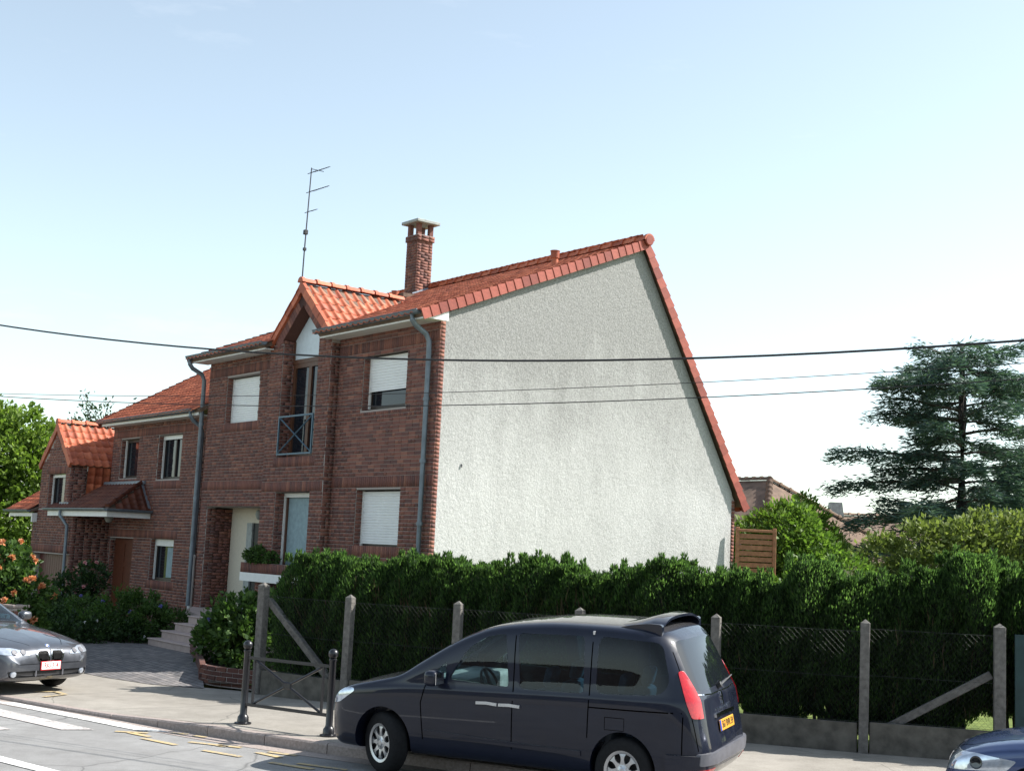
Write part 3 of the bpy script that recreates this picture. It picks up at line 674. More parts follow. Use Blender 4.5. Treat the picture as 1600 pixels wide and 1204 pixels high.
slope_tiles(dorm, (DAX-1.36, 2.74, dz(DAX-1.36)+.125), (0, -1, 0), (1, 0, .885), 14, nr, keep_d(-1), 200, w=.215, l=l_)
ridge_run(dorm, (DAX, -.30, 8.015), (DAX, 2.30, 8.015), 7, .095)
def front_verge(parent, ax, top, y, slope, half, n, mat='tile', drop=.15):
    for sx in (-1, 1):
        Y = Vector((-sx, 0, slope)).normalized(); Z = Vector((sx*slope, 0, 1)).normalized(); X = Vector((0, -1, 0)); L = half*math.hypot(1, slope)/n
        m = MB(); m.box(-.06, .02, -.02, L, -drop, .03); me = m.mesh('verge_tile'); me.materials.append(M[mat])
        for i in range(n):
            o = bpy.data.objects.new('verge_tile', me); C.objects.link(o); o.parent = parent
            mt = Matrix((X, Y, Z)).transposed().to_4x4()
            if mt.determinant() < 0: mt = Matrix((-X, Y, Z)).transposed().to_4x4()
            mt.translation = Vector((ax+sx*half, y, top-half*slope))+Y*(L*i)+Z*(.012*(i % 2)); o.matrix_local = mt
front_verge(dorm, DAX, 8.01, -.25, .885, 1.34, 6)
# chimney
cx, cy, cwid = -7.9, 4.6, .5
cb = MB(); cb.box(cx-cwid, cx, cy, cy+.46, 8.4, 10.45); ch_ = cb.build('chimney', 'mortar', house)
B3 = Bricks(); B3.lay('front', cy, cx-cwid, cx+.011, 8.6, 10.32); B3.lay('right', cx, cy, cy+.46, 8.6, 10.32)
B3.lay('front', cy-.03, cx-cwid-.03, cx+.041, 10.32, 10.47); B3.lay('right', cx+.03, cy-.03, cy+.49, 10.32, 10.47)
cc = MB(); cc.box(cx-cwid-.03, cx+.03, cy-.03, cy+.49, 10.32, 10.475); cc.build('chimney_corbel', 'mortar', ch_)
cs = [b for b in B3.blocks]; B3.finish(ch_)
for px in (cx-cwid+.06, cx-.06):
    for py in (cy+.05, cy+.41):
        c_ = MB(); c_.box(px-.055, px+.055, py-.055, py+.055, 10.475, 10.78); c_.build('chimney_pillar', 'brick', ch_)
cp = MB(); cp.rbox(cx-cwid-.13, cx+.13, cy-.13, cy+.59, 10.78, 10.86, .012, 1); cp.build('chimney_cap', 'slab', ch_)
fl = MB(); fl.box(cx-cwid-.05, cx+.05, cy-.10, cy-.015, 8.55, 8.86); fl.add([(cx+.015, cy-.1, 8.62), (cx+.015, cy+.5, 8.85), (cx+.015, cy+.5, 9.18), (cx+.015, cy-.1, 8.92), (cx+.16, cy-.1, 8.72), (cx+.16, cy+.5, 9.02)], [(0, 1, 2, 3), (3, 2, 5, 4)]); fl.build('chimney_flashing', 'lead', ch_)
# roof vents
def vent(parent, x, y, z, s=1.0):
    m = MB(); m.lathe([(.075*s, -.12*s), (.075*s, .10*s), (.095*s, .12*s), (.10*s, .26*s), (.11*s, .27*s), (.11*s, .285*s), (0, .29*s)], 12, Matrix.Translation((x, y, z))); m.build('roof_vent', 'tile', parent, 40)
vent(roof, -1.85, 4.2, zf(4.2)+.04); vent(roof, -6.95, 2.9, zf(2.9)+.03, .9); vent(roof, -7.2, 3.55, zf(3.55)+.03, .9)
pt = MB(); pt.box(-7.75, -6.9, 3.6, 4.0, zf(3.8)+.02, zf(3.8)+.12); pt.build('roof_hatch', 'old_tile', roof)

# TV aerial on the roof
ant = thing('tv_aerial', 'thin rooftop television aerial on a tall mast behind the dormer', 'aerial', hw(-9.35, 2.1, 7.6), HR)
m = MB(); m.tube([(0, 0, 0), (.05, 0, 2.2), (.14, 0, 4.35)], [.022, .02, .016], 6); m.build('mast', 'antenna', ant)
for z, l, tw in ((4.22, .66, 1), (3.72, .68, 1), (3.2, .28, 0)):
    a_ = MB(); x0 = .04+z*.022; e = Vector((.90, .25, .10)).normalized() 
    p0 = Vector((x0, 0, z)); a_.tube([p0-e*.12, p0+e*l], .010, 5)
    for k in range(9):
        p = p0+e*(.08+k*l/9.5); q = Vector((.75, .62, 0))*(.05 if tw else .03); a_.tube([p-q*(1.6-k*.1), p+q*(1.6-k*.1)], .004, 4)
    if z > 4: a_.tube([Vector((.14, 0, 4.32)), p0+e*.45+Vector((0, 0, -.08))], .009, 5)
    a_.build('aerial_boom', 'antenna', ant)
m = MB(); m.rbox(.0, .10, -.05, .05, 2.62, 2.74, .01, 1); m.rbox(.02, .09, -.04, .04, 2.2, 2.28, .01, 1); m.build('amplifier_box', 'plastic', ant)

# ================================================================== LEFT HOUSE (lower wing with porch and garage block)
h2 = thing('brick_house', 'lower brick house on the left with porch roof and small gabled dormer', 'house', (HX, HY, 0), HR)
WY = .2; GY = -.82
h_w = [(-15.52, -14.28, 3.98, 5.06), (-12.97, -11.50, 3.92, 5.08), (-12.99, -11.55, 1.32, 2.40), (-15.78, -14.15, .35, 2.36)]
wm = MB(); wall_panel(wm, 'front', WY, -16.1, -9.74, Z0, 5.5, h_w, .22)
gh = [(-18.15, -16.78, 3.17, 4.08), (-18.9, -16.0, .2, 1.83)]
wall_panel(wm, 'front', GY, -19.2, -15.93, Z0, 3.1, [gh[1]], .25)
GA, GT = -17.63, 5.42
def gz(x): return GT-abs(x-GA)*.90
wall_panel(wm, 'front', GY, -18.80, -16.46, 3.1, 4.36, [gh[0]], .2)
wm.add([(-18.80, GY, 4.36), (-16.46, GY, 4.36), (GA, GY, gz(GA))], [(0, 1, 2)])
wm.add([(-15.93, GY, Z0), (-15.93, WY, Z0), (-15.93, WY, 3.3), (-15.93, GY, 3.1)], [(0, 1, 2, 3)])
wm.add([(-16.46, GY, 3.0), (-16.46, -.36, 3.0), (-16.46, -.36, 4.36), (-16.46, GY, 4.36)], [(0, 1, 2, 3)])
wm.add([(-16.1, WY, Z0), (-16.1, 7.5, Z0), (-16.1, 7.5, 5.2), (-16.1, 3.6, 7.45), (-16.1, WY, 5.4)], [(0, 1, 2, 3, 4)]); wm.add([(-19.2, GY, Z0), (-19.2, 5, Z0), (-19.2, 5, 3.1), (-19.2, GY, 3.1)], [(0, 1, 2, 3)])
wm.build('wall', 'mortar', h2)
Bw = Bricks()
Bw.lay('front', WY, -16.1, -9.74, Z0+.04, 5.48, h_w, bands=[(5.09, -16.1, -9.74), (3.73, -15.6, -14.2), (3.68, -13.1, -11.4), (2.41, -16, -11.4), (1.07, -13.1, -11.4)])
Bw.lay('front', GY, -19.2, -15.93, Z0+.04, 3.05, [gh[1]], bands=[(1.84, -19.2, -15.93)])
Bw.lay('front', GY, -18.80, -16.46, 3.1, 5.4, [gh[0]], bands=[(4.09, -18.3, -16.6)], zmax=lambda x: gz(x)-.02)
Bw.lay('right', -15.93, GY, WY, Z0+.04, 3.05); Bw.lay('right', -16.46, GY, -.36, 3.1, 4.35)
for q in h_w: Bw.lay('right', q[0], WY+.012, WY+.20, q[2]+.005, q[3]-.01)
Bw.lay('right', gh[0][0], GY+.012, GY+.19, gh[0][2], gh[0][3]-.01)
Bw.finish(h2)
window(h2, -15.52, -14.28, 4.0, 5.04, WY+.17, frame='dark_frame', pane='pane'); window(h2, -12.97, -11.50, 3.94, 5.06, WY+.17, frame='dark_frame', pane='pane', mull=1, box=.10, fw=.05)
w = window(h2, -12.99, -11.55, 1.34, 2.38, WY+.17, frame='dark_frame', pane='pane', box=.17); q = MB(); q.box(-12.35, -11.6, WY+.20, WY+.205, 1.42, 2.18); q.build('net_curtain', 'curtain', w)
window(h2, -18.15, -16.78, 3.19, 4.06, GY+.16, frame='dark_frame', pane='pane', box=.08)
d_ = MB(); d_.box(-15.78, -14.15, WY+.16, WY+.2, .35, 2.36)
dd_ = d_.build('front_door', 'door_wood', h2); q = MB()
for a in range(2):
    for b in range(3): q.box(-15.6+a*.72, -15.6+a*.72+.55, WY+.145, WY+.162, .5+b*.6, 1.0+b*.6)
q.build('door_panel', 'door_wood', dd_)
gdoor = MB(); gdoor.box(-18.9, -16.0, GY+.20, GY+.24, .2, 1.83)
for k in range(16): gdoor.box(-18.88+k*.18, -18.88+k*.18+.165, GY+.188, GY+.203, .22, 1.81)
gdoor.build('garage_door', 'door_red', h2)
# wing roof
def zw(y): return 5.56+.575*(y+.2)
wr = MB(); wr.prism([(-.22, zw(-.22)), (3.9, zw(3.9)), (8, zw(3.9)-2.5), (8, zw(3.9)-2.62), (3.9, zw(3.9)-.12), (-.16, zw(-.16)-.10)], 'x', -16.22, -9.74)
r2 = wr.build('roof', 'old_tile', h2)
slope_tiles(r2, (-16.24, -.27, zw(-.27)), (1, 0, 0), (0, 1, .575), int(6.46/TW), int(4.85/TL)+1)
ridge_run(r2, (-9.8, 3.9, zw(3.9)+.03), (-16.22, 3.9, zw(3.9)+.03), 18)
verge(r2, (-16.22, -.25, zw(-.25)+.02), (-16.22, 3.86, zw(3.86)+.02), 20, -1)
vent(r2, -13.0, 2.35, zw(2.35)+.04)
soffit(h2, -16.15, -9.9, -.14, WY-.003, 5.42, .08); gutter(h2, (-16.24, -.24, 5.555), (-10.05, -.24, 5.555))
pipe(h2, [(-10.18, -.24, 5.5), (-10.18, -.24, 5.4), (-10.18, -.16, 5.3), (-10.18, .06, 5.16), (-10.18, .11, 5.0), (-10.18, .115, 2.05)], .05, (4.3, 3.1)); 
pw = pipe(h2, [(-10.18, .115, 2.05), (-10.18, .115, .5)], .06, (2.0, 1.3), 'white')
# gabled dormer roof over the garage block
dq = [(GA-1.30, gz(GA-1.30)+.03), (GA, GT+.03), (GA+1.30, gz(GA+1.30)+.03), (GA+1.30, gz(GA+1.30)+.09), (GA, GT+.11), (GA-1.30, gz(GA-1.30)+.09)]
m = MB(); m.prism(dq, 'y', GY-.05, 3.2); d2 = m.build('dormer_roof', 'old_tile', h2)
k2 = 1.33*math.hypot(1, .9); slope_tiles(d2, (GA+1.34, GY-.06, gz(GA+1.34)+.095), (0, 1, 0), (-1, 0, .9), 18, 6, None, 120, w=.22, l=k2/6)
slope_tiles(d2, (GA-1.34, 3.2, gz(GA-1.34)+.095), (0, -1, 0), (1, 0, .9), 18, 6, None, 0, w=.22, l=k2/6)
ridge_run(d2, (GA, GY-.08, GT+.125), (GA, 3.2, GT+.125), 10, .095); front_verge(d2, GA, GT+.12, GY-.04, .90, 1.32, 6)
m = MB(); m.box(GA+1.0, GA+1.22, -.36, 1.4, 4.16, 4.34); m.build('eaves_board', 'white', h2)
m = MB(); m.box(-16.60, -16.48, -.36, 1.6, 2.9, 4.3); ck = m.build('dormer_cheek', 'old_tile', h2)
tvz = []
slope_tiles(ck, (-16.475, -.36, 2.95), (0, 1, 0), (.06, 0, 1), 9, 6, None, 0, w=.215, l=.225)
# porch roof with hip and gutter
px0, px1, pyf, pz0, pz1 = -17.66, -13.08, -.99, 3.10, 3.80
pyw = WY-.012
m = MB(); A = [(px0, pyf, pz0), (px1, pyf, pz0), (px1, pyw, pz0), (-13.72, pyw, pz1), (-16.46, pyw, pz1), (px0, GY-.012, pz0+.1), (-16.46, GY-.012, pz0+.1)]
m.add(A, [(0, 1, 3, 4, 6, 5), (1, 2, 3)]); m.add([(x, y, z-.06) for x, y, z in A], [(0, 1, 3, 4, 6, 5), (1, 2, 3)])
pr_ = m.build('porch_roof', 'old_tile', h2)
sp = math.hypot(pyw-pyf, pz1-pz0)
slope_tiles(pr_, (px0, pyf-.03, pz0), (1, 0, 0), (0, pyw-pyf, pz1-pz0), 22, 6, lambda u, v: (px0+u > -16.4 or v < .28) and px0+u < px1-.12-v*.52*.9, 0, mat='shaded_tile', w=TW, l=sp/6)
hx = Vector((-13.72-px1, 0, pz1-pz0)); slope_tiles(pr_, (px1+.03, pyf, pz0), (0, 1, 0), hx, 6, 5, lambda u, v: u > v*1.25, 0, mat='shaded_tile', w=TW, l=hx.length/5)
ridge_run(pr_, (px1, pyf, pz0+.05), (-13.72, pyw-.05, pz1+.04), 5, .07, mat='shaded_tile')
m = MB(); m.box(-16.4, -13.6, pyw-.07, pyw, pz1+.005, pz1+.09); m.add([(-13.72, pyw-.01, pz1+.05), (px1+.02, pyw-.01, pz0+.04), (px1+.02, pyw-.10, pz0+.06), (-13.72, pyw-.1, pz1+.07)], [(0, 1, 2, 3)]); m.box(-17.0, -16.3, GY-.05, GY-.014, 3.2, 3.27); m.build('porch_flashing', 'lead', pr_)
m = MB(); m.box(px0+.1, px1-.06, pyf+.03, WY-.013, pz0-.19, pz0-.175); m.box(px0+.1, px1-.06, pyf+.01, pyf+.028, pz0-.21, pz0-.04); m.box(px1-.058, px1-.04, pyf+.01, WY-.013, pz0-.21, pz0-.04); m.build('porch_fascia', 'white', h2)
gutter(h2, (px0, pyf-.06, pz0-.01), (px1+.06, pyf-.06, pz0-.01), .06); gutter(h2, (px1+.06, pyf-.06, pz0-.012), (px1+.06, WY-.02, pz0-.012), .06)
pipe(h2, [(-16.35, pyf-.06, 3.05), (-16.35, pyf-.06, 2.9), (-16.2, GY-.16, 2.75), (-16.12, GY-.09, 2.62), (-16.1, GY-.08, .3)], .045, (1.9,))
lm = MB(); lm.lathe([(0, .06), (.1, .05), (.12, 0), (.07, -.09), (0, -.11)], 12, Matrix.Translation((-14.7, -.3, 2.86))); lm.build('porch_lamp', 'slab', h2, True)
# low roof at the far left of the garage
m = MB(); m.add([(-21.0, GY-.2, 3.05), (-18.82, GY-.2, 3.05), (-18.82, 1.4, 4.05), (-20.4, 1.4, 4.05), (-21.0, GY-.2, 2.97), (-18.82, GY-.2, 2.97), (-18.82, 1.4, 3.97), (-20.4, 1.4, 3.97)], [(0, 1, 2, 3), (4, 5, 6, 7), (0, 1, 5, 4), (0, 3, 7, 4), (1, 2, 6, 5)])
lr = m.build('side_roof', 'old_tile', h2); slope_tiles(lr, (-21.0, GY-.23, 3.05), (1, 0, 0), (0, 1.6, 1.0), 10, 7, None, 0)
gutter(h2, (-21.05, GY-.27, 3.04), (-18.84, GY-.27, 3.04), .06); m = MB(); m.box(-20.9, -18.85, GY-.16, GY-.01, 2.86, 2.96); m.box(-18.95, -18.86, GY-.15, GY+.6, 2.7, 2.96); m.build('eaves_board', 'white', h2)

# ================================================================== FRONT STEPS, TERRACE, PLANTER WALL
st = thing('front_steps', 'pale tiled garden steps leading up to the porch', 'steps', hw(-6.2, -2.2, .2), HR)
for k in range(4):
    zt_ = .16*(k+1); y0 = -.22+.24*k; m = MB(); m.rbox(-.35+.1*k, 2.3, y0, 2.2 if k == 3 else y0+.30, -.05, zt_-.03, .004, 1); s_ = m.build('riser', 'steps', st)
    m = MB(); m.rbox(-.37+.1*k, 2.3, y0-.025, 2.2 if k == 3 else y0+.30, zt_-.028, zt_, .008, 1); m.build('tread', 'steps', s_)
tr = MB(); tr.prism([(-9.7, -.02), (-4, -.02), (-4, -1.4), (-6.3, -1.4), (-8.2, -.9)], 'z', .1, .84); struct(tr.build('terrace', 'steps', None)); bpy.data.objects['terrace'].matrix_world = HM
pw_ = thing('planter_wall', 'low curved brick planter wall beside the driveway', 'wall', (0, 0, 0))
PWP = resample([(-6.15, 26.75), (-5.7, 25.3), (-5.2, 23.5), (-4.95, 22.5), (-4.62, 22.12), (-3.9, 21.75)], 26)
for i in range(25):
    a, b = PWP[i], PWP[i+1]; ang = math.atan2(b[1]-a[1], b[0]-a[0]); L = np.linalg.norm(b-a)
    for r_ in range(4):
        me_ = MB(); me_.rbox(.004, L-.004, -.05, .05, 0, .066, .006, 1); o = me_.build('brick', 'dark_brick', pw_); o.location = (a[0]+(b[0]-a[0])*.5*(r_ % 2), a[1]+(b[1]-a[1])*.5*(r_ % 2), .08+r_*.075); o.rotation_euler = (0, 0, ang)  # darkened brick copy, shade on the planter painted into its colour
m = MB()
for i in range(25):
    a, b = PWP[i], PWP[i+1]; n_ = np.array([-(b-a)[1], (b-a)[0]]); n_ = n_/np.linalg.norm(n_)*.04
    m.add([(*(a-n_), .06), (*(b-n_), .06), (*(b+n_), .06), (*(a+n_), .06), (*(a-n_), .37), (*(b-n_), .37), (*(b+n_), .37), (*(a+n_), .37)], [(0, 1, 5, 4), (2, 3, 7, 6), (4, 5, 6, 7)])
m.build('mortar_core', 'mortar', pw_)

# ================================================================== FENCE
fence = thing('concrete_fence', 'concrete post fence with wire mesh along the dark hedge', 'fence', (0, 0, 0))
POST = [(-3.82, 21.45, 1.80), (-2.31, 20.34, 1.71), (-.63, 19.56, 1.72), (1.12, 18.75, 1.74), (2.89, 17.93, 1.77), (4.71, 17.33, 1.81), (6.31, 16.93, 1.85)]
for i, (x, y, zt) in enumerate(POST):
    a = math.atan2(POST[min(i+1, 6)][1]-POST[max(i-1, 0)][1], POST[min(i+1, 6)][0]-POST[max(i-1, 0)][0]); w_ = .06 if i not in (0, 6) else .07
    m = MB(); m.rbox(-w_, w_, -w_, w_, .05, zt-.05, .008, 1); m.add([(-w_, -w_, zt-.052), (w_, -w_, zt-.052), (w_, w_, zt-.052), (-w_, w_, zt-.052), (0, 0, zt)], [(0, 1, 4), (1, 2, 4), (2, 3, 4), (3, 0, 4)])
    o = m.build('post', 'concrete', fence); o.location = (x, y, 0); o.rotation_euler = (random.uniform(-.008, .008), random.uniform(-.01, .01), a)
def brace(A, B):
    A, B = Vector(A), Vector(B); d = B-A; m = MB(); m.rbox(-.05, .05, -.05, .05, 0, d.length, .008, 1); o = m.build('brace', 'concrete', fence)
    q = d.to_track_quat('Z', 'Y'); o.location = A; o.rotation_mode = 'QUATERNION'; o.rotation_quaternion = q
brace((-2.6, 20.72, .40), (-3.74, 21.50, 1.52)); brace((5.0, 17.40, .42), (6.24, 17.02, 1.20))
for i in range(len(POST)):
    a = np.array(POST[i][:2]); b = np.array(POST[i+1][:2]) if i < 6 else a+(a-np.array(POST[5][:2]))*2.5
    d = (b-a)/np.linalg.norm(b-a); ang = math.atan2(d[1], d[0]); L = np.linalg.norm(b-a)
    zt = .42+.018*i
    m = MB(); m.rbox(.075, L-.075, -.03, .03, .03, zt, .008, 1); o = m.build('plinth_panel', 'plinth', fence); o.location = (*a, 0); o.rotation_euler = (0, 0, ang)
    if i < 6:   # diamond wire mesh between the posts
        h0, h1 = zt, min(POST[i][2], POST[i+1][2])-.12; V = []; step = .075; H_ = h1-h0; m = MB()
        k = -H_
        for sgn in (1, -1):
            k = -H_
            while k < L:
                x0, x1 = max(0, k), min(L, k+H_)
                if x1 > x0:
                    za, zb = (x0-k, x1-k) if sgn > 0 else (H_-(x0-k), H_-(x1-k))
                    p, q = (x0, -.045*1+.0*sgn, h0+za), (x1, -.045, h0+zb)
                    m.tube([p, q], .0009, 3, False)
                k += step
        for zz in (h0+.02, (h0+h1)/2, h1): m.tube([(0, -.045, zz), (L, -.045, zz)], .0022, 4, False)
        o = m.build('wire_mesh', 'wire', fence, fix=False); o.location = (*a, 0); o.rotation_euler = (0, 0, ang)
gt = thing('garden_gate', 'dark green boarded gate at the right end of the fence', 'gate', (6.5, 16.92, .1), math.atan2(-.42, 1.62))
for k in range(4): m = MB(); m.rbox(k*.135, k*.135+.128, -.02, .02, .05, 1.62-.02*k, .005, 1); m.build('board', 'gate', gt)
m = MB(); m.box(0, .54, .021, .05, .3, .4); m.box(0, .54, .021, .05, 1.25, 1.35); m.build('ledge', 'gate', gt)

# ================================================================== STREET BARRIER
bar = thing('street_barrier', 'black steel crossing barrier with ball topped posts at the kerb', 'barrier', (-3.25, 17.35, .118), math.atan2(16.60-17.35, -2.05+3.25))
Lb = math.hypot(1.2, .75)
for x in (0, Lb):
    m = MB(); m.lathe([(.11, 0), (.11, .02), (.075, .03), (.07, .09), (.055, .11), (.045, .13), (.042, .90), (.05, .915), (.05, .93), (.035, .94)], 16, Matrix.Translation((x, 0, 0))); p_ = m.build('post', 'black_metal', bar, 40)
    m = MB(); m.lathe([(.0, 1.055)]+[(.062*math.cos(t), .995+.062*math.sin(t)) for t in np.linspace(R(80), R(-75), 9)], 16, Matrix.Translation((x, 0, 0))); m.build('ball', 'black_metal', p_, True)
for z in (.25, .84): m = MB(); m.box(.043, Lb-.043, -.02, .02, z-.018, z+.018); m.build('rail', 'black_metal', bar)
for x in (.14, Lb-.14): m = MB(); m.box(x-.013, x+.013, -.013, .013, .269, .821); m.build('upright', 'black_metal', bar)
for s_ in (1, -1):
    m = MB(); m.tube([(.152, 0, .545-s_*.275), (Lb/2, 0, .545), (Lb-.152, 0, .545+s_*.275)], .017, 6); m.build('cross_bar', 'black_metal', bar)
m = MB(); m.rbox(Lb/2-.07, Lb/2+.07, -.02, .02, .50, .59, .015, 1); m.build('boss', 'black_metal', bar)

# ================================================================== CABLES
def cable(name, label, pts, r):
    A = np.array([-7.5, 20.4]); dv = np.array([.8861, -.4635]); c = np.polyfit([p[0] for p in pts], [p[1] for p in pts], 2)
    t = np.linspace(-14, 26, 60); m = MB(); m.tube([(*(A+dv*u), float(np.polyval(c, u))) for u in t], r, 6); o = m.build(name, 'cable', None, True)
    return tag(o, label, 'cable', 'overhead cables')
cable('overhead_cable', 'thick black overhead cable, topmost and heaviest of the three', [(-.77, 5.66), (3.57, 5.15), (7.42, 4.88), (10.75, 4.82), (14.51, 4.91)], .014)
cable('overhead_cable', 'thinnest overhead wire running just under the thick cable', [(-.63, 4.57), (2.43, 4.47), (7.44, 4.47), (10.88, 4.53), (12.92, 4.59), (14.51, 4.67)], .0045)
cable('overhead_cable', 'lowest of the three overhead wires crossing the gable', [(-.62, 4.51), (2.44, 4.39), (7.45, 4.29), (10.88, 4.34), (12.92, 4.42), (14.51, 4.51)], .0065)

# ================================================================== CARS
def pchip(xs, ys):
    xs, ys = np.array(xs, float), np.array(ys, float); h = np.diff(xs); dl = np.diff(ys)/h; m = np.zeros(len(xs))
    m[0], m[-1] = dl[0], dl[-1]
    for i in range(1, len(xs)-1):
        if dl[i-1]*dl[i] > 0: w1, w2 = 2*h[i]+h[i-1], h[i]+2*h[i-1]; m[i] = (w1+w2)/(w1/dl[i-1]+w2/dl[i])
    def f(x):
        x = np.clip(x, xs[0], xs[-1]); i = np.clip(np.searchsorted(xs, x)-1, 0, len(xs)-2); t = (x-xs[i])/h[i]
        return (2*t**3-3*t**2+1)*ys[i]+(t**3-2*t**2+t)*h[i]*m[i]+(-2*t**3+3*t**2)*ys[i+1]+(t**3-t**2)*h[i]*m[i+1]
    return f
def chaikin(P, n):
    for _ in range(n):
        Q = [P[0]]
        for a, b in zip(P[:-1], P[1:]): Q += [a*.75+b*.25, a*.25+b*.75]
        Q.append(P[-1]); P = Q
    return P
def car_solid(sp, inset=0, x_lo=None, x_hi=None, zb=None):
    """closed body: x_f runs from the nose (0) to the tail (L); local x points forward, y to the car's left"""
    L = sp['L']; ft, fs, fb, fw = (pchip(*zip(*sp[k])) for k in ('top', 'sho', 'bot', 'wid')); tum = sp['tumble']
    a, b = (x_lo or 0), (x_hi or L); u = np.linspace(0, 1, 84); xs = a+(b-a)*(.5-.5*np.cos(math.pi*u))*.6+(b-a)*u*.4
    V = []; nring = None
    for x in xs:
        zt, zs, z0, w = float(ft(x)), float(fs(x)), float(fb(x)), float(fw(x))
        if inset: zt -= inset; w -= inset; z0 = zb
        zs = min(zs, zt-.03); wt = max(.12, w-.05-(zt-zs)*tum)
        cr = sp.get('crown', .035)
        P = [(0, z0), (w*.72, z0), (w*.955, z0+.04), (w*.99, z0+.30*(zs-z0)), (w, z0+.66*(zs-z0)), (w*.985, zs-.03), (w*.965, zs+.02*(zt-zs)), (wt+.06*min(1, (zt-zs)/.3), zt-.10*min(1, (zt-zs)/.3)-cr*.9), (wt-.03, zt-cr), (wt*.55, zt-cr*.25), (0, zt)]
        H = chaikin([np.array(p) for p in P], 2); ring = H+[np.array((-p[0], p[1])) for p in H[-2:0:-1]]; nring = len(ring)
        for y, z in ring:
            xx = x-sp['lean'](x, z) if 'lean' in sp else x
            V.append((L/2-xx, y, z))
    n = len(xs); F = [(i*nring+k, i*nring+(k+1) % nring, (i+1)*nring+(k+1) % nring, (i+1)*nring+k) for i in range(n-1) for k in range(nring)]
    for o_ in (0, (n-1)*nring):          # end caps in level strips so that they keep their lean
        hN = nring//2
        F += [(o_, o_+1, o_+nring-1), (o_+hN-1, o_+hN, o_+hN+1)]+[(o_+k, o_+k+1, o_+nring-k-1, o_+nring-k) for k in range(1, hN-1)]
    me = bpy.data.meshes.new('solid'); me.from_pydata(V, [], F); bm = bmesh.new(); bm.from_mesh(me); bmesh.ops.recalc_face_normals(bm, faces=bm.faces[:]); bm.to_mesh(me); bm.free(); return me
def boolean(me, cut, op, solver='MANIFOLD'):
    a = bpy.data.objects.new('a', me); b = bpy.data.objects.new('b', cut); C.objects.link(a); C.objects.link(b)
    m = a.modifiers.new('b', 'BOOLEAN'); m.object = b; m.operation = op
    try: m.solver = solver
    except Exception: m.solver = 'EXACT'
    r = bpy.data.meshes.new_from_object(a.evaluated_get(bpy.context.evaluated_depsgraph_get()))
    bpy.data.objects.remove(a); bpy.data.objects.remove(b); return r
def fixmesh(mb):
    me = mb.mesh('cut'); bm = bmesh.new(); bm.from_mesh(me); bmesh.ops.recalc_face_normals(bm, faces=bm.faces[:]); bm.to_mesh(me); bm.free(); return me
def rounded(poly, r=.04, n=4):
    out = []; k = len(poly)
    for i in range(k):
        p, a, b = np.array(poly[i], float), np.array(poly[i-1], float), np.array(poly[(i+1) % k], float)
        da, db = (a-p), (b-p); ra = min(r, np.linalg.norm(da)*.45); rb = min(r, np.linalg.norm(db)*.45)
        q0, q1 = p+da/np.linalg.norm(da)*ra, p+db/np.linalg.norm(db)*rb
        for t in np.linspace(0, 1, n): out.append(tuple((1-t)**2*q0+2*t*(1-t)*p+t*t*q1))
    return out
